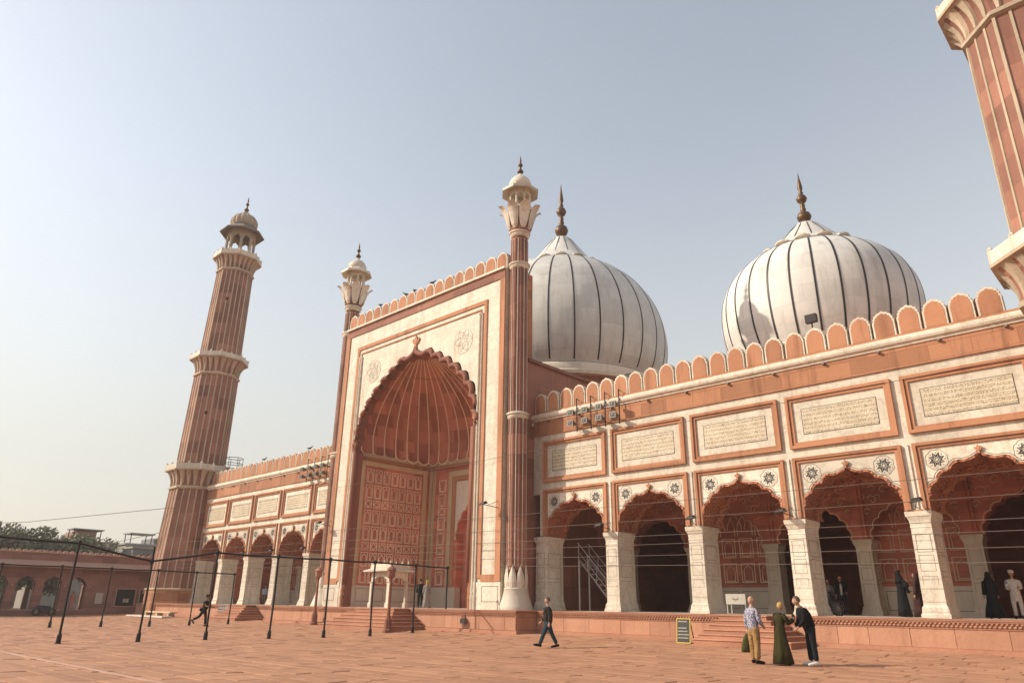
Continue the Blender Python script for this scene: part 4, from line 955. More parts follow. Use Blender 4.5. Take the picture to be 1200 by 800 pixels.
# lanterns hanging in the bays
for k in range(5):
    x = SEP[k]+BAY*.5+.9; z = 4.9
    rt = root('hanging_lantern', 'small metal lantern hanging in the %s bay of the steel-stairs wing' % ['first', 'second', 'third', 'fourth', 'fifth'][k], 'lantern', (x, 4.5, z), 'lanterns hanging in the arcade')
    m = MB(); m.tube([(x, 4.5, z+.3), (x, 4.5, 7.62)], .012, 5); part('chain', m, 'iron', rt)
    m = MB(); m.lathe(x, 4.5, [(.04, z-.3), (.13, z-.2), (.15, z+.05), (.2, z+.1), (.08, z+.25), (.02, z+.32)], 8); part('lantern_body', m, 'brass', rt)
# wire cage on the roof by the minaret
rt = root('roof_cage', 'open wire ladder cage on the roof beside the striped minaret', 'ladder cage', (-33.1, 2.2, 11.5)); x, y = -33.1, 2.0
for k in range(4):
    z = 13.1+.55*k; m = MB(); m.tube([(x+.85*math.cos(a)*(1-.05*k), y+.85*math.sin(a), z) for a in [2*PI*q/10 for q in range(11)]], .03, 4); part('hoop', m, 'grey_metal', rt)
for q in range(6):
    a = q*PI/3; m = MB(); m.tube([(x+.85*math.cos(a), y+.85*math.sin(a), 11.5), (x+.75*math.cos(a), y+.85*math.sin(a), 14.8)], .03, 4); part('bar', m, 'grey_metal', rt)
# stone bench slabs by the minaret base
rt = root('stone_bench', 'low pale stone bench slab beside the minaret base', 'bench', (-29.0, -4.2, 0))
m = MB(); m.box(-32.2, -26.5, -4.6, -4.0, .28, .38); part('seat', m, 'buff', rt)
for x in (-31.6, -29.3, -27.0): m = MB(); m.box(x-.15, x+.15, -4.55, -4.05, -.03, .28); part('support', m, 'buff', rt)
m = MB(); m.box(-33, -25.5, -5.6, -4.8, -.05, .06); tag(part('stone_kerb', m, 'marble_grey'), 'flat pale stone slab on the ground beside the low bench', 'slab')
m = MB(); m.box(6.2, 6.95, -4.72, -4.45, -.12, -.02); tag(part('loose_brick', m, 'sandstone_deep'), 'loose dark stone block lying on the paving before the portal plinth', 'stone block')
rt = root('flood_box', 'rusty box lamp fixed low on the portal plinth face', 'lamp', (8.0, YP-.12, .45))
m = MB(); m.box(7.85, 8.15, YP-.25, YP-.04, .36, .58); part('housing', m, 'grey_metal', rt); m = MB(); m.tube([(8, YP-.03, .58), (8, YP-.04, 1.0)], .02, 5); part('conduit', m, 'iron', rt)
# cables strung between the minarets
CB = [(8.75, 9.42, .25, 'topmost cable strung across the inscription panels'), (6.3, 5.63, .2, 'cable strung across the lobed arch heads just under the rosettes'), (5.6, 4.87, .2, 'cable strung across the front at the pier capitals'), (5.2, 4.1, .2, 'cable strung just below the pier capitals'),
      (4.75, 3.72, .15, 'cable strung across the piers at two thirds of their height'), (4.4, 3.2, .15, 'cable strung across the middle of the piers'), (4.1, 2.72, .12, 'lowest cable strung across the piers')]
for i, (za, zb, sag, lb) in enumerate(CB):
    yv = -2.2+.05*i; m = MB(); m.tube([(-34+68.6*t, yv, za+(zb-za)*t-sag*4*t*(1-t)*.5) for t in [k/24 for k in range(25)]], .011, 4)
    tag(part('cable', m, 'cable'), lb, 'cable', 'cables strung across the front')
m = MB(); m.tube([(-75, -16, 9.2), (-55, -9.5, 8.9), (-34.5, -2.3, 9.6)], .03, 4); tag(part('cable', m, 'cable'), 'cable running from beyond the courtyard arcade to the minaret', 'cable')
m = MB(); m.tube([(-75, 1, 7.2), (-37.5, -2.3, 7.4)], .03, 4); tag(part('cable', m, 'cable'), 'lower cable crossing the city roofs to the minaret', 'cable')
# pigeons on the merlons
def pigeon(x, y, z, rz, label):
    rt = root('pigeon', label, 'bird', (x, y, z), 'pigeons perched on the merlons'); c, s = math.cos(rz), math.sin(rz)
    tr = lambda u, v, w: (x+u*c-v*s, y+u*s+v*c, z+w)
    m = MB(tr); rg = []
    for (u, r, h) in ((-.24, .015, .10), (-.15, .05, .12), (0, .085, .14), (.1, .075, .18), (.14, .045, .24), (.18, .05, .28), (.22, .03, .28), (.26, .008, .27)):
        rg.append([(u, r*math.cos(a), h+r*math.sin(a)) for a in [2*PI*k/8 for k in range(8)]])
    m.rings(rg); b = part('body', m, 'pigeon', rt, smooth=True)
    for q in (-1, 1):
        m = MB(tr); m.prism([(.08, .17), (-.05, .19), (-.27, .12), (-.1, .1)], lambda u, v, w: (u, q*(.075+w), v), 0, .02); part('wing', m, 'pigeon', rt)
        m = MB(tr); m.tube([(0, q*.03, .08), (.01, q*.03, 0)], .01, 4); part('leg', m, 'brass', rt)
plain('pigeon', (.05, .05, .06), .7)
for i, k in enumerate((3, 6, 7, 9)): pigeon(-8.0+k, PF+.3, 22.215, random.uniform(0, 6), 'dark pigeon perched on the portal merlons')
for x in (-15.9, -23.4): pigeon(x, .2, 13.06, .5, 'dark pigeon perched on the parapet of the minaret-side wing')

# ================================================================== courtyard arcade on the far side
XA = -42.0
rt = root('courtyard_arcade', 'low red sandstone arcade closing the far side of the courtyard', 'arcade', (XA, -8, -.2))
fx = facex(XA)
ops = [(-15.7, 1.62), (-13.55, 1.62), (-11.4, 1.62), (-9.25, 1.62), (-7.15, 1.5)]
def arch_wall(x0, th, mat, name, sh=0.0):
    m = MB(); edge = [(-30, .30)]
    for k in range(-7, 0): pass
    pts = [(-30, .25)]
    cs = [-15.7-2.15*k for k in range(6, 0, -1)]+[o[0] for o in ops]
    for c in [q+sh for q in cs]: pts += [(c-.72, .25), (c-.72, 2.4)]+cusp(.72, 2.4, 3.22, 4, .2, 2.3, 4, 0, c)[1:-1]+[(c+.72, 2.4), (c+.72, .25)]
    pts += [(2.0, .25), (2.0, 4.45), (-30, 4.45)]
    m.prism(pts, facex(x0), -th, 0); return part(name, m, mat, rt)
arch_wall(XA, .5, 'arcade_shade_mauve', 'front_wall'); arch_wall(XA-4.5, .4, 'arcade_shade_mauve', 'outer_wall', 1.1)
m = MB(); m.box(XA-5, XA+.1, -30, 2, -.4, .25); part('base', m, 'arcade_shade_mauve', rt)
m = MB(); m.box(XA-4.9, XA, -30, 2, 4.2, 4.44); part('roof', m, 'arcade_shade_mauve', rt)
m = MB(); m.prism([(XA-.01, 4.46), (XA+.95, 3.92), (XA+.97, 4.0), (XA-.01, 4.55)], lambda u, v, w: (u, w, v), -30, 2); part('eave', m, 'sandstone_pale', rt)
m = MB(); m.box(XA-.35, XA-.02, -30, 2, 4.45, 5.22); part('parapet', m, 'arcade_shade_mauve', rt)
m = MB(); m.box(XA-.38, XA+.02, -30, 2, 5.22, 5.30); part('coping', m, 'sandstone_pale', rt)
for k in range(58):
    y = -29.8+.55*k; m = MB(); m.prism([(y, 5.3), (y+.4, 5.3), (y+.4, 5.42), (y+.2, 5.5), (y, 5.42)], facex(XA-.1), -.2, 0); part('merlon', m, 'sandstone_pale', rt)
for (c, w) in ops:
    for q in (-1, 1):
        m = MB(); m.lathe(XA-.2, c+q*1.07, [(.2, .25), (.2, .5), (.15, .55), (.14, 2.1), (.22, 2.35), (.25, 2.45)], 8); part('column', m, 'sandstone_pale', rt)
    m = MB(); m.box(XA-.2, XA+.13, c-1.0, c+1.0, .25, .33); part('sill', m, 'sandstone_pale', rt)
for (y0, y1, z0, z1, lb) in ((-5.42, -4.8, .87, 1.82, 'tall'), (-2.9, -2.4, 1.0, 1.35, 'small'), (-1.2, -.6, 1.85, 2.2, 'small')):
    m = MB(); m.box(XA, XA+.03, y0, y1, z0, z1); a = part('wall_notice', m, 'white_paint', rt)
    m = MB()
    for i in range(5):
        v = z0+(z1-z0)*(i+.7)/5.6; m.ribbon([(y0+.06, v), (y1-.08*(1+i % 2), v)], .03, facex(XA+.03), 0, .004)
    part('notice_lettering', m, 'inlay_grey', a)
for (y0, y1) in ((-3.6, -1.9), (-1.4, 0.2)):
    m = MB(); m.box(XA-.3, XA+.005, y0, y1, .7, 2.2); part('doorway', m, 'void', rt)
    m = MB(); m.rect(y0-.1, y1+.1, .6, 2.3, .1, facex(XA), -.02, .05); part('door_surround', m, 'sandstone_pale', rt)
# motorcycle parked before the arcade
rt = root('motorcycle', 'dark blue motorcycle parked before the courtyard arcade', 'motorcycle', (XA+.7, -9.7, -.2)); x = XA+.7
plain('bike_paint', (.02, .025, .05), .3); plain('rubber', (.02, .02, .02), .8)
for y in (-10.3, -9.05):
    m = MB(); m.tube([(x, y+.29*math.cos(a), .12+.29*math.sin(a)) for a in [2*PI*k/16 for k in range(17)]], .06, 6); w_ = part('wheel', m, 'rubber', rt)
    m = MB(); m.prism([(y+.08*math.cos(a), .12+.08*math.sin(a)) for a in [k*PI/4 for k in range(8)]], facex(x), -.06, .06); part('hub', m, 'steel', w_)
m = MB(); m.prism([(-10.1, .25), (-9.5, .15), (-9.2, .35), (-9.25, .62), (-9.6, .66), (-9.9, .56), (-10.3, .58)], facex(x), -.14, .14); part('body', m, 'bike_paint', rt)
m = MB(); m.box(x-.13, x+.13, -10.35, -9.7, .58, .68); part('seat', m, 'rubber', rt)
m = MB(); m.tube([(x-.35, -9.3, .9), (x, -9.22, .86), (x+.35, -9.3, .9)], .025, 6); m.tube([(x, -9.22, .86), (x, -9.02, .15)], .035, 6); part('fork', m, 'steel', rt, kind='stuff')

# ================================================================== beyond: trees and city
def leaf_mat(name, c0, c1):
    m, t, n, b = _mat(name); g = nd(t, 'ShaderNodeNewGeometry')
    c = mixc(t, g.outputs['Random Per Island'], c0, c1); t.links.new(c, b.inputs['Base Color']); b.inputs['Roughness'].default_value = .7; MATS[name] = m
leaf_mat('leaf', (.11, .12, .065), (.20, .20, .11)); stone('bark', (.12, .08, .05), (.06, .04, .03))  # leaf tones lightened, distance haze put into the colour
def tree(x, y, h, rad, label, seed):
    rn = random.Random(seed); rt = root('tree', label, 'tree', (x, y, -.2), 'trees beyond the courtyard arcade')
    m = MB(); m.tube([(x, y, -.2), (x+.1, y, h*.3), (x+.3, y+.1, h*.55)], .3, 7, [.32, .24, .15]); 
    for k in range(5):
        a = rn.uniform(0, 6.28); m.tube([(x+.15, y, h*.35), (x+rad*.4*math.cos(a), y+rad*.4*math.sin(a), h*.6), (x+rad*.7*math.cos(a), y+rad*.7*math.sin(a), h*.75)], .1, 5, [.14, .09, .04])
    part('trunk', m, 'bark', rt)
    m = MB(); cl = [(rn.uniform(-1, 1)*rad*.75, rn.uniform(-1, 1)*rad*.75, h*rn.uniform(.5, .88), rn.uniform(.28, .5)*rad) for _ in range(16)]
    for (ax, ay, az, r) in cl:
        for _ in range(230):
            d = Vector((rn.gauss(0, 1), rn.gauss(0, 1), rn.gauss(0, 1))).normalized()*r*rn.uniform(.55, 1.05); p = Vector((x+ax, y+ay, az))+Vector((d.x, d.y, d.z*.8))
            u = Vector((rn.gauss(0, 1), rn.gauss(0, 1), rn.gauss(0, 1))).normalized(); v = u.orthogonal().normalized(); w = u.cross(v); s = rn.uniform(.12, .26)
            m.add([tuple(p-v*s), tuple(p+w*s*.5), tuple(p+v*s), tuple(p-w*s*.5)], [(0, 1, 2, 3)])
    part('crown', m, 'leaf', rt, fix=False)
TL = ['broad leafy tree beyond the arcade']
for i, (x, y, h, r) in enumerate(((-56, -22, 9.6, 4.6), (-57, -16.5, 9.8, 4.4), (-60, -12.5, 9.4, 4.2), (-57, -9.5, 9.2, 3.8), (-61, -6.5, 9.3, 4.0), (-59, -3.5, 8.6, 3.6), (-62, -.5, 8.6, 3.8), (-60, 2.6, 6.8, 3.2), (-64, 6, 7.0, 3.6), (-54, -12, 5.0, 3.0), (-53, -7.5, 4.6, 2.8))):
    tree(x, y, h, r, TL[0] if h > 5.5 else 'low bushy tree right behind the arcade openings', i+11)
plain('concrete', (.36, .33, .29), .9, 0, .3, .8); plain('concrete_dark', (.20, .20, .20), .9, 0, .3, .8); plain('brick_wall', (.34, .20, .14), .9, 0, .3, 2); plain('roof_sheet', (.25, .23, .22), .7)
def building(name, label, x, y, w, d, h, mat, floors, wins, roofs):
    """x: face towards the courtyard, y..y+w along the arcade, d deep"""
    rt = root(name, label, 'building', (x, y+w/2, -.2))
    m = MB(); m.box(x-d, x, y, y+w, -.2, h); part('wall', m, mat, rt)
    m = MB(); m.box(x-d-.2, x+.2, y-.2, y+w+.2, h, h+.25); part('roof_slab', m, 'concrete', rt)
    fh = 3.0; z = h-2.3; me = None
    for f in range(floors):
        for k in range(wins):
            yy = y+w*(k+.5)/wins; m = MB(); m.box(x-.1, x+.05, yy-.5, yy+.5, z, z+1.2); wi = part('window', m, 'inlay_black', rt); m = MB(); m.rect(yy-.6, yy+.6, z-.1, z+1.3, .1, facex(x), 0, .12); part('frame', m, 'concrete', wi)
        z -= fh
    for (a, b, hh, mt, kind) in roofs:
        if kind == 'box':
            m = MB(); m.box(x-d*.7, x-.5, y+a, y+b, h+.25, h+hh); part('roof_room', m, mt, rt)
        elif kind == 'frame':
            for q in (a, b):
                for p in (.3, 2.6): m = MB(); m.tube([(x-p, y+q, h+.2), (x-p, y+q, h+hh)], .07, 5); part('roof_post', m, 'iron', rt)
            m = MB(); m.box(x-2.9, x+.1, y+a-.3, y+b+.3, h+hh, h+hh+.15); part('roof_sheet', m, mt, rt)
        elif kind == 'tank':
            m = MB(); m.lathe(x-1.2, y+a, [(b, h+.25), (b, h+hh), (b*.5, h+hh+.3), (.2, h+hh+.35)], 12); part('water_tank', m, mt, rt)
    return rt
building('city_building', 'grey block with an open roof shelter beside the minaret', -80, 9.5, 9, 10, 8.9, 'concrete', 2, 4, [(.6, 3.6, 1.6, 'roof_sheet', 'frame'), (4.6, 7.5, 1.3, 'concrete_dark', 'box'), (8.2, .6, 1.2, 'concrete_dark', 'tank')])
building('city_building', 'dark blue-grey house standing before the grey block with roof shelter', -76, 9.2, 6, 4, 8.2, 'concrete_dark', 2, 3, [])
building('city_building', 'pale flat roof with a brick stair tower framed in iron', -80, -1.0, 9, 8, 8.8, 'concrete', 2, 4, [(3.8, 6.4, 1.6, 'brick_wall', 'box'), (3.4, 6.9, 1.75, 'roof_sheet', 'frame')])
building('city_building', 'concrete house with stepped roof room at the end of the skyline', -80, -14, 8.0, 8, 9.3, 'concrete_dark', 2, 3, [(3.5, 7.6, 1.6, 'concrete_dark', 'box'), (2.0, .6, 1.0, 'roof_sheet', 'tank')])
building('city_building', 'long low pale house showing over the tree tops', -92, -4, 14, 8, 9.3, 'concrete', 2, 6, [(1, 4, 1.0, 'brick_wall', 'box'), (9, .7, 1.1, 'roof_sheet', 'tank')])
# ================================================================== people
def cloth(name, col, rough=.85, pattern=None):
    m, t, n, b = _mat(name); g = nd(t, 'ShaderNodeNewGeometry'); tc_ = nd(t, 'ShaderNodeTexCoord')
    c = mixc(t, ramp(t, noise(t, tc_.outputs['Object'], 14), .3, .7), col, tuple(x*.72 for x in col))
    if pattern: c = mixc(t, ramp(t, noise(t, tc_.outputs['Object'], pattern[1], 2), .46, .54), c, pattern[0])
    t.links.new(c, b.inputs['Base Color']); b.inputs['Roughness'].default_value = rough; b.inputs['Specular IOR Level'].default_value = .2
    if not name.startswith('skin'):       # folds
        mp = nd(t, 'ShaderNodeMapping'); t.links.new(tc_.outputs['Object'], mp.inputs[0]); mp.inputs['Scale'].default_value = (9, 9, 3.2) if not name.startswith('hair') else (40, 40, 18)
        bp = nd(t, 'ShaderNodeBump'); bp.inputs['Strength'].default_value = .9; bp.inputs['Distance'].default_value = .035 if not name.startswith('hair') else .01
        t.links.new(noise(t, mp.outputs[0], 1.0, 3, .55), bp.inputs['Height']); t.links.new(bp.outputs[0], b.inputs['Normal'])
    MATS[name] = m
cloth('skin_light', (.52, .31, .22), .6); cloth('skin_tan', (.36, .19, .11), .6); cloth('hair_grey', (.15, .105, .075)); cloth('hair_dark', (.025, .018, .014)); cloth('hair_blond', (.52, .33, .12))
cloth('c_black', (.009, .008, .009)); cloth('c_jacket', (.040, .030, .026)); cloth('c_olive_shirt', (.13, .10, .045)); cloth('c_teal_jean', (.022, .048, .062)); cloth('c_dark_jean', (.013, .014, .020))
cloth('c_print', (.50, .47, .47), .85, ((.10, .11, .22), 26)); cloth('c_tan', (.36, .22, .09), .85, ((.24, .13, .05), 9)); cloth('c_olive', (.042, .033, .009)); cloth('c_green_bag', (.07, .07, .02)); cloth('c_grey_robe', (.26, .22, .21)); cloth('c_white', (.50, .45, .40)); cloth('c_maroon', (.06, .025, .025)); cloth('c_pink', (.55, .25, .20)); cloth('shoe_white', (.7, .66, .62)); cloth('c_denim_light', (.13, .14, .16)); cloth('c_blueshirt', (.35, .40, .55))
def skinned(name, verts, edges, mat, parent, sub=2, remesh=0.0, extra=None, loc=None, rz=0):
    """verts: (co, radius); grows a continuous limb surface and freezes it to a mesh"""
    me = bpy.data.meshes.new(name); me.from_pydata([v[0] for v in verts], edges, [])
    o = bpy.data.objects.new(name, me); COL.objects.link(o)
    md = o.modifiers.new('skin', 'SKIN'); md.use_smooth_shade = True
    for i, v in enumerate(verts):
        r = v[1] if isinstance(v[1], tuple) else (v[1], v[1]); me.skin_vertices[0].data[i].radius = r
    me.skin_vertices[0].data[0].use_root = True
    ss = o.modifiers.new('sub', 'SUBSURF'); ss.levels = sub; ss.render_levels = sub
    dg = bpy.context.evaluated_depsgraph_get(); me2 = bpy.data.meshes.new_from_object(o.evaluated_get(dg))
    bpy.data.objects.remove(o); bpy.data.meshes.remove(me)
    if extra:
        bm = bmesh.new(); bm.from_mesh(me2)
        for e in extra:
            t = e.mesh('tmp', None); bm.from_mesh(t); bpy.data.meshes.remove(t)
        bm.to_mesh(me2); bm.free()
    me2.name = name; me2.materials.clear(); me2.materials.append(M[mat])
    for p in me2.polygons: p.use_smooth = True
    o = bpy.data.objects.new(name, me2); COL.objects.link(o); o.parent = parent
    if remesh:
        r = o.modifiers.new('rem', 'REMESH'); r.mode = 'VOXEL'; r.voxel_size = remesh; r.use_smooth_shade = True
        dg = bpy.context.evaluated_depsgraph_get(); me3 = bpy.data.meshes.new_from_object(o.evaluated_get(dg)); o.modifiers.clear(); o.data = me3; me3.materials.clear(); me3.materials.append(M[mat])
        for p in me3.polygons: p.use_smooth = True
    return o
def ell(mb, c, r, n=12, m_=8, f=None):
    rg = []
    for j in range(1, m_):
        ph = PI*j/m_-PI/2; ring = []
        for i in range(n):
            a = 2*PI*i/n; d = Vector((math.cos(ph)*math.cos(a), math.cos(ph)*math.sin(a), math.sin(ph)))
            if f: d = f(d)
            ring.append(tuple(Vector(c)+Vector((d.x*r[0], d.y*r[1], d.z*r[2]))))
        rg.append(ring)
    mb.rings(rg)
def person(label, loc, heading, height, pose, wear, group=None):
    rt = root('person', label, 'person', loc, group); rt.rotation_euler.z = heading
    S = height/1.75
    V3 = Vector
    lean = R(pose.get('lean', 0)); 
    def dirv(f, ab=0, s=1): return V3((math.sin(f)*math.cos(ab), s*math.sin(ab), -math.cos(f)*math.cos(ab)))
    hip = V3((0, 0, .93))
    up = V3((math.sin(lean), 0, math.cos(lean)))
    chest = hip+up*.34; neck = hip+up*.52; hl = R(pose.get('head', 0))+lean; hd = neck+V3((math.sin(hl), 0, math.cos(hl)))*.165
    J = {}
    for s, k in ((1, 'L'), (-1, 'R')):
        f, kn = pose.get('leg'+k, (0, 0)); f, kn = R(f), R(kn)
        h = hip+V3((0, s*.095, -.02)); kne = h+dirv(f, R(3), s)*.43; an = kne+dirv(f-kn)*.42; toe = pose.get('toe'+k, 0)
        ft = R(toe); J['leg'+k] = (h, kne, an, an+V3((math.cos(ft)*.19, s*.02, math.sin(ft)*.19-.045)), an+V3((-.05, 0, -.04)))
        sh = chest+up*.13+V3((0, s*.185, 0)); a, ab, el, ein = pose.get('arm'+k, (0, 8, 10, 0)); a, ab, el = R(a)+0*lean, R(ab), R(el)
        elb = sh+dirv(a, ab, s)*.29; fd = dirv(a+el, ab*.5, s); fd = (fd+V3((0, -s*ein, 0))).normalized(); wr = elb+fd*.25; J['arm'+k] = (sh, elb, wr, fd)
    low = min(min(J['leg'+k][2].z-.075, J['leg'+k][3].z-.03) for k in 'LR')
    off = V3((0, 0, -low))
    T = lambda v: tuple((v+off)*S)
    # ---- body: torso, neck, limbs, head and hands in one remeshed surface
    vs = [(T(hip), (.065*S, .09*S)), (T(hip+up*.17), (.06*S, .085*S)), (T(chest), (.07*S, .10*S)), (T(chest+up*.11), (.055*S, .10*S)), (T(neck), .052*S), (T(hd-V3((0, 0, .04))), .055*S)]
    es = [(0, 1), (1, 2), (2, 3), (3, 4), (4, 5)]
    for k in 'LR':
        h, kn, an, to, he = J['leg'+k]; i = len(vs)
        vs += [(T(h), .06*S), (T((h+kn)/2), .05*S), (T(kn), .042*S), (T(kn*.65+an*.35), .042*S), (T(an), .036*S), (T(to), (.03*S, .04*S))]; es += [(0, i), (i, i+1), (i+1, i+2), (i+2, i+3), (i+3, i+4), (i+4, i+5)]
        sh, el, wr, fd = J['arm'+k]; i = len(vs)
        vs += [(T(sh), .04*S), (T((sh+el)/2), .040*S), (T(el), .037*S), (T(el*.6+wr*.4), .036*S), (T(wr), .026*S)]; es += [(3, i), (i, i+1), (i+1, i+2), (i+2, i+3), (i+3, i+4)]
    ex = []
    hm = MB(); c = V3(T(hd+V3((math.sin(hl)*.04, 0, math.cos(hl)*.04))))
    def face(d):
        d = d.copy()
        if d.z < -.1: d.x *= 1-.10*abs(d.z); d.y *= 1-.22*abs(d.z)
        if d.x > .8 and abs(d.y) < .35 and -.45 < d.z < .1: d.x += .14*(1-abs(d.y)/.35)
        if d.x > .6 and abs(d.y) < .5 and .08 < d.z < .3: d.x -= .05
        return d
    ell(hm, c, (.098*S, .076*S, .118*S), 20, 16, face)
    for s in (-1, 1): ell(hm, c+V3((-.005, s*.077, 0))*S, (.022*S, .012*S, .034*S), 8, 6)
    ex.append(hm)
    for k, s in (('L', 1), ('R', -1)):
        sh, el, wr, fd = J['arm'+k]; side = V3((0, 1, 0)).cross(fd); side = (side.normalized() if side.length > .1 else V3((1, 0, 0))); nrm = fd.cross(side).normalized()
        w0 = wr+fd*.02; mbh = MB(); mbh.tube([T(wr), T(wr+fd*.03), T(wr+fd*.085)], .03*S, 8, [.024*S, .034*S, .036*S])
        curl = pose.get('curl', .35)
        for q, (o_, ln) in enumerate(((-.030, .068), (-.010, .080), (.010, .076), (.029, .060))):
            b0 = wr+fd*.075+side*o_; mid = b0+fd*ln*.5+nrm*s*curl*.01; en = b0+fd*ln*(1-curl*.4)+nrm*(-s)*curl*.05
            mbh.tube([T(b0), T(mid), T(en)], .009*S, 6, [.0105*S, .010*S, .008*S])
        tb = wr+fd*.03-side*.025; mbh.tube([T(tb), T(tb-side*.03+fd*.035), T(tb-side*.032+fd*.075)], .01*S, 6, [.014*S, .012*S, .009*S]); ex.append(mbh)
    body = skinned('body', vs, es, wear.get('skin', 'skin_light'), rt, 2, .0115*S, ex)
    # ---- eyes
    for s in (-1, 1):
        m = MB(); fwd = V3((math.cos(hl), 0, -math.sin(hl))); ell(m, c+fwd*.086*S+V3((0, s*.032, .016))*S, (.008*S, .011*S, .006*S), 8, 6); e_ = part('eye', m, 'hair_dark'); e_.parent = body
    # ---- hair or cap
    if wear.get('hair'):
        hm = MB(); ln = wear.get('hairlen', 0)
        def hf(d):
            d = d.copy()
            if d.x > .25: d.z = max(d.z, .42+.15*d.x)
            elif d.z < -.25: d.z = -.25-ln*max(0, -d.z-.25)*2.2
            return d
        ell(hm, c+V3((-.010, 0, .014))*S, (.105*S, .085*S, .121*S), 22, 16, hf); hj = random.Random(3); hm.v = [tuple(q+hj.uniform(-.005, .005)*S for q in v) for v in hm.v]; o = part('hair', hm, wear['hair'], None, smooth=True); o.parent = rt
    if wear.get('cap'):
        hm = MB(); hm.lathe(0, 0, [(.088*S, -.02*S), (.098*S, .0), (.10*S, .045*S), (.08*S, .08*S), (.03*S, .092*S)], 16); hm.v = [(c.x-.01*S+v[0]*1.08, c.y+v[1], c.z+.06*S+v[2]+(.02*S if v[0] < 0 else 0)) for v in hm.v]
        o = part('cap', hm, wear['cap'], None, smooth=True); o.parent = rt
    # ---- clothes
    if wear.get('legs'):
        lv = [(T(hip+up*.06), (.13*S, .165*S)), (T(hip-V3((0, 0, .03))), (.13*S, .165*S))]; le = [(0, 1)]
        for k in 'LR':
            h, kn, an, to, he = J['leg'+k]; i = len(lv); w = wear.get('legw', 1.0)
            lv += [(T(h*.8+kn*.2), .108*S), (T(h*.35+kn*.65), .092*S*w), (T(kn), .078*S*w), (T(kn*.5+an*.5), .076*S*w), (T(kn*.08+an*.92), .068*S*w)]; le += [(1, i), (i, i+1), (i+1, i+2), (i+2, i+3), (i+3, i+4)]
        skinned('trousers', lv, le, wear['legs'], rt, 2)
    for k in 'LR':
        h, kn, an, to, he = J['leg'+k]
        if wear.get('shoes'):
            m = MB(); d = (to-he); m.tube([T(he+d*t+V3((0, 0, z_))) for t, z_ in ((-.12, .02), (0, .025), (.3, .03), (.7, .012), (1.05, .004), (1.2, .0))], .04*S, 10, [q*S for q in (.03, .048, .05, .045, .038, .018)]); o = part('shoe', m, wear['shoes'], None, smooth=True); o.parent = rt
    if wear.get('top'):
        w = wear.get('topw', 1.0); hem = wear.get('hem', -.08)
        tv = [(T(hip+up*hem), (.15*S*w, .19*S*w)), (T(hip+up*.16), (.135*S*w, .175*S*w)), (T(chest), (.145*S*w, .195*S*w)), (T(chest+up*.105), (.11*S*w, .17*S*w)), (T(neck-up*.015), (.068*S, .072*S))]; te = [(0, 1), (1, 2), (2, 3), (3, 4)]
        for k in 'LR':
            sh, el, wr, fd = J['arm'+k]; i = len(tv); q = wear.get('sleeve', 1.0)
            tv += [(T(sh), .082*S*w), (T((sh+el)/2), .074*S*w)]; te += [(3, i), (i, i+1)]
            if q >= 1: tv += [(T(el), .064*S*w), (T(el*.1+wr*.9), .052*S*w)]; te += [(i+1, i+2), (i+2, i+3)]
        skinned('jacket' if wear.get('front') else 'shirt', tv, te, wear['top'], rt, 2)
        if wear.get('front'):
            m = MB(); fw = V3((math.cos(lean), 0, -math.sin(lean))); rg = []
            for t, hw in ((-.06, .06), (.16, .055), (.34, .06), (.47, .035)):
                p = hip+up*t+fw*(.135 if t < .4 else .10)*w; rg.append([T(p+V3((0, hw, 0))-fw*.06), T(p+V3((0, -hw, 0))-fw*.06), T(p+V3((0, -hw*.8, 0))), T(p+V3((0, hw*.8, 0)))])
            m.rings(rg); o = part('shirt_front', m, wear['front'], None, smooth=True); o.parent = rt
        m = MB(); m.tube([T(neck-up*.03), T(neck+up*.03)], .07*S, 12, [.074*S, .064*S]); o = part('collar', m, wear.get('collar', wear['top']), None, smooth=True); o.parent = rt
    if wear.get('robe'):
        m = MB(); rg = []; fl = wear.get('flare', .30)
        for t, rx, ry in ((-.915, fl, fl), (-.6, fl*.82, fl*.84), (-.3, .19, .21), (0, .155, .185), (.17, .135, .165), (.34, .145, .195), (.45, .115, .18), (.51, .075, .08), (.535, .055, .06)):
            p = hip+(up*t if t > 0 else V3((-math.sin(lean)*.1*t, 0, t)))
            rg.append([T(p+V3((rx*math.cos(a)*(1+(.05*math.sin(7*a) if t < -.2 else 0)), ry*math.sin(a)*(1+(.05*math.sin(7*a) if t < -.2 else 0)), 0))) for a in [2*PI*q/40 for q in range(40)]])
        m.rings(rg); o = part('robe', m, wear['robe'], None, smooth=True); o.parent = rt
        for k in 'LR':
            sh, el, wr, fd = J['arm'+k]; m = MB(); m.tube([T(sh-V3((0, 0, -.01))), T((sh+el)/2), T(el), T((el+wr)/2), T(el*.1+wr*.9)], .07*S, 12, [q*S for q in (.065, .07, .066, .064, .07)]); o = part('sleeve', m, wear['robe'], None, smooth=True); o.parent = rt
    if wear.get('veil'):
        m = MB(); rg = []
        for z, rx, ry, dx in ((.125, .04, .04, -.02), (.10, .085, .075, -.02), (.03, .118, .10, -.028), (-.06, .118, .105, -.03), (-.14, .12, .13, -.02), (-.26, .15, .20, -.01), (-.40, .16, .21, -.01)):
            rg.append([tuple(c+V3((dx+rx*math.cos(a)*(.62 if math.cos(a) > 0 and -.12 < z < .09 else 1), ry*math.sin(a), z))*S) for a in [2*PI*q/28 for q in range(28)]])
        m.rings(rg[::-1]); o = part('veil', m, wear['veil'], None, smooth=True); o.parent = rt
    rt['_j'] = [list(T(J['armL'][2]+J['armL'][3]*.08)), list(T(J['armR'][2]+J['armR'][3]*.08)), list(T(chest)), list(T(hip))]
    return rt
IR = 0.76                      # heading that runs along the picture's width
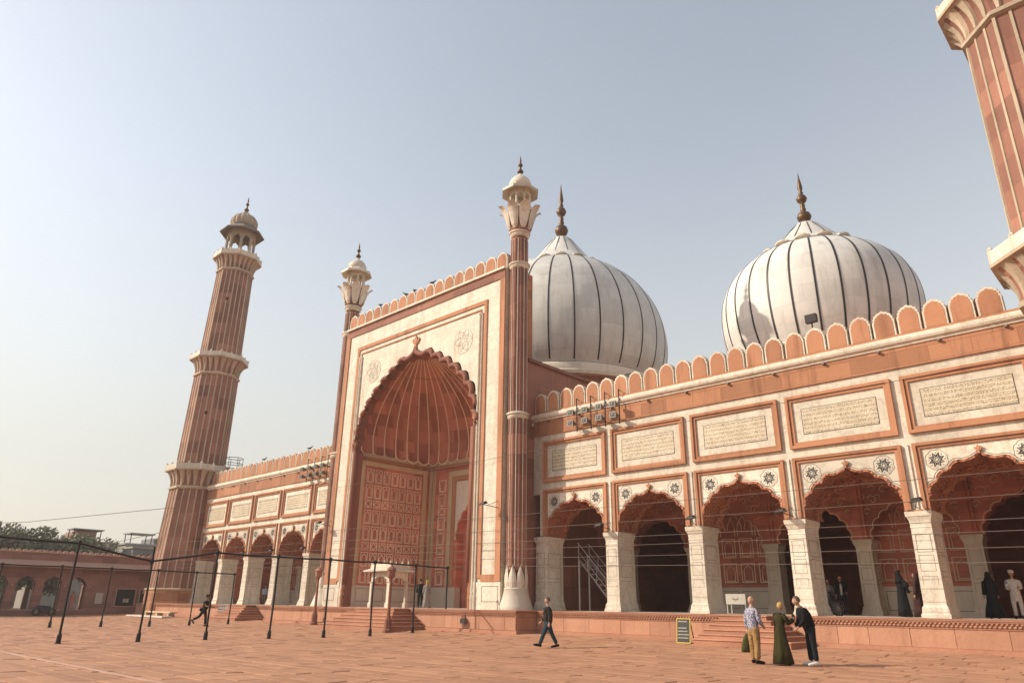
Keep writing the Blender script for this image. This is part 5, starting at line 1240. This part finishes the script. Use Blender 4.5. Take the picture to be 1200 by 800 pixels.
def at(rt, i, d=(0, 0, 0)):
    v = Vector(rt['_j'][i])+Vector(d); a = rt.rotation_euler.z; return Vector((v.x*math.cos(a)-v.y*math.sin(a), v.x*math.sin(a)+v.y*math.cos(a), v.z))+rt.location
G = gz(-10)+.012
p = person('man in black T-shirt, trousers and cap running past the tent posts', (-8.45, -10.05, G), IR-.1, 1.74, dict(lean=7, legL=(10, 6), legR=(-32, 34), toeR=-50, armL=(5, 8, 80, 0), armR=(20, 8, 75, 0)),
       dict(skin='skin_tan', cap='c_black', hair='hair_dark', legs='c_black', top='c_black', sleeve=.5, shoes='c_black'))
m = MB(); q = at(p, 3, (-.17, -.05, .02)); ell(m, q, (.13, .13, .11), 12, 8); tag(part('waist_bag', m, 'c_black', smooth=True), 'black bag at the hip of the running man', 'bag')
person('grey-haired man in dark jacket and blue jeans striding past the portal plinth', (17.95, -9.2, G), IR+PI+.05, 1.75, dict(lean=2, legL=(24, 2), toeL=18, legR=(-20, 8), toeR=-8, armL=(-12, 8, 18, 0), armR=(12, 8, 25, .1)),
       dict(hair='hair_grey', legs='c_teal_jean', top='c_jacket', front='c_olive_shirt', topw=1.04, hem=-.16, shoes='c_black'))
p = person('bald man in patterned shirt and tan trousers carrying a green bag', (26.42, -10.2, G), IR+.45, 1.74, dict(lean=0, head=4, legL=(4, 3), legR=(-3, 2), armL=(-4, 10, 12, 0), armR=(8, 8, 45, .4)),
       dict(legs='c_tan', legw=1.2, top='c_print', hem=-.14, topw=1.02, shoes='c_black'))
m = MB(); q = at(p, 0, (-.02, .03, -.02)); rg = []
for z, a, b in ((-.50, .16, .05), (-.46, .19, .085), (-.28, .16, .08), (-.12, .10, .05), (.0, .025, .02)): rg.append([(q.x+a*math.cos(t)*math.cos(IR)-b*math.sin(t)*math.sin(IR), q.y+a*math.cos(t)*math.sin(IR)+b*math.sin(t)*math.cos(IR), q.z+z) for t in [2*PI*k/14 for k in range(14)]])
m.rings(rg); tag(part('carrier_bag', m, 'c_green_bag', smooth=True), 'dark green cloth bag hanging from the hand of the bald man', 'bag')
p = person('blond woman in long olive robe looking at her phone', (27.05, -9.9, G), IR+.35, 1.60, dict(lean=4, head=22, legL=(3, 2), legR=(-2, 2), armL=(38, 10, 75, .25), armR=(30, 10, 85, .35)),
       dict(hair='hair_blond', hairlen=.3, robe='c_olive', flare=.31, shoes='c_black'))
m = MB(); q = at(p, 1, (.05, .08, .03)); m.box(q.x-.04, q.x+.04, q.y-.01, q.y+.01, q.z-.06, q.z+.08); tag(part('phone', m, 'iron'), 'small phone held up by the woman in the olive robe', 'phone')
person('man in black jacket and white shoes leaning towards the woman in olive', (27.72, -9.45, G), IR+PI-.05, 1.80, dict(lean=20, head=10, legL=(-2, 2), legR=(3, 4), armL=(8, 6, 35, .5), armR=(6, 6, 35, .5)),
       dict(hair='hair_grey', legs='c_dark_jean', top='c_black', topw=1.08, hem=-.10, shoes='shoe_white'))
Z1 = ZP+.006
p = person('person in dark jacket with a backpack beside a woman in grey under the great arch', (-1.45, .8, Z1), 2.2, 1.72, dict(legL=(6, 3), legR=(-5, 4), armL=(0, 10, 15, 0)), dict(hair='hair_dark', legs='c_black', top='c_black', topw=1.06, shoes='c_black'))
m = MB(); q = at(p, 2, (-.22, 0, .0)); ell(m, q, (.13, .15, .22), 12, 10); tag(part('backpack', m, 'c_jacket', smooth=True), 'dark backpack on the person under the great arch', 'backpack')
person('fair-haired woman in long grey robe under the great arch', (-.75, .75, Z1), 2.25, 1.66, dict(), dict(hair='hair_blond', hairlen=1.4, robe='c_grey_robe', flare=.30, shoes='c_black'))
p = person('woman in full black robe holding up a hand, standing beside a pier', (27.25, 1.0, Z1), IR+.2, 1.68, dict(armL=(40, 8, 95, .2), armR=(10, 8, 20, .1)), dict(skin='skin_tan', veil='c_black', robe='c_black', flare=.27, shoes='shoe_white'))
m = MB(); q = at(p, 2, (.02, -.26, -.08)); ell(m, q, (.12, .09, .14), 12, 8); tag(part('shoulder_bag', m, 'c_black', smooth=True), 'black shoulder bag on the woman in the black robe', 'bag')
person('figure in dark maroon robe half hidden behind a pier', (27.35, 2.7, Z1), IR+2.4, 1.66, dict(), dict(skin='skin_tan', veil='c_maroon', robe='c_maroon', flare=.26, shoes='c_black'))
person('figure in flowing black robe before the dark fifth arch', (30.0, 2.2, Z1), IR+1.2, 1.62, dict(lean=5), dict(skin='skin_tan', veil='c_black', robe='c_black', flare=.36, shoes='c_black'))
person('man in white tunic and cap standing at the dark fifth arch', (30.66, 2.8, Z1), IR-2.2, 1.66, dict(armL=(20, 10, 70, .4), armR=(15, 10, 60, .4)), dict(skin='skin_tan', cap='c_white', legs='c_white', legw=1.05, top='c_white', hem=-.34, topw=1.06, shoes='c_black'))
person('man in white shirt and dark waistcoat in the dark fourth arch', (23.05, 6.4, Z1), IR-1.9, 1.76, dict(armL=(15, 8, 40, .2)), dict(skin='skin_tan', hair='hair_dark', legs='c_dark_jean', top='c_black', front='c_white', topw=1.05, shoes='c_black'))
person('person in grey clothes next to the waistcoat man in the fourth arch', (22.35, 6.7, Z1), IR-1.6, 1.62, dict(), dict(skin='skin_tan', hair='hair_dark', legs='c_denim_light', top='c_grey_robe', shoes='c_black'))
person('small figure in pale clothes deep in the minaret-side arcade', (-26.2, 3.4, Z1), -.6, 1.6, dict(), dict(skin='skin_tan', hair='hair_dark', legs='c_denim_light', top='c_blueshirt', shoes='c_black'))
person('person draped in pink cloth in an opening of the courtyard arcade', (XA-.6, -7.2, .26), -.3, 1.66, dict(), dict(skin='skin_tan', veil='c_pink', robe='c_pink', flare=.27, shoes='c_black'))
for o in bpy.data.objects:
    if '_j' in o: del o['_j']
# ================================================================== hazy air
mb = MB(); mb.box(-330, 70, -60, 330, -1.6, 52)
m_ = bpy.data.materials.new('haze'); m_.use_nodes = True; n_ = m_.node_tree; n_.nodes.clear()
pv = n_.nodes.new('ShaderNodeVolumePrincipled'); pv.inputs['Color'].default_value = (.93, .91, .88, 1); pv.inputs['Density'].default_value = 0.0006; pv.inputs['Anisotropy'].default_value = 0.2
ou = n_.nodes.new('ShaderNodeOutputMaterial'); n_.links.new(pv.outputs[0], ou.inputs['Volume'])
hz_o = part('haze', mb, m_, None); hz_o['kind'] = 'stuff'
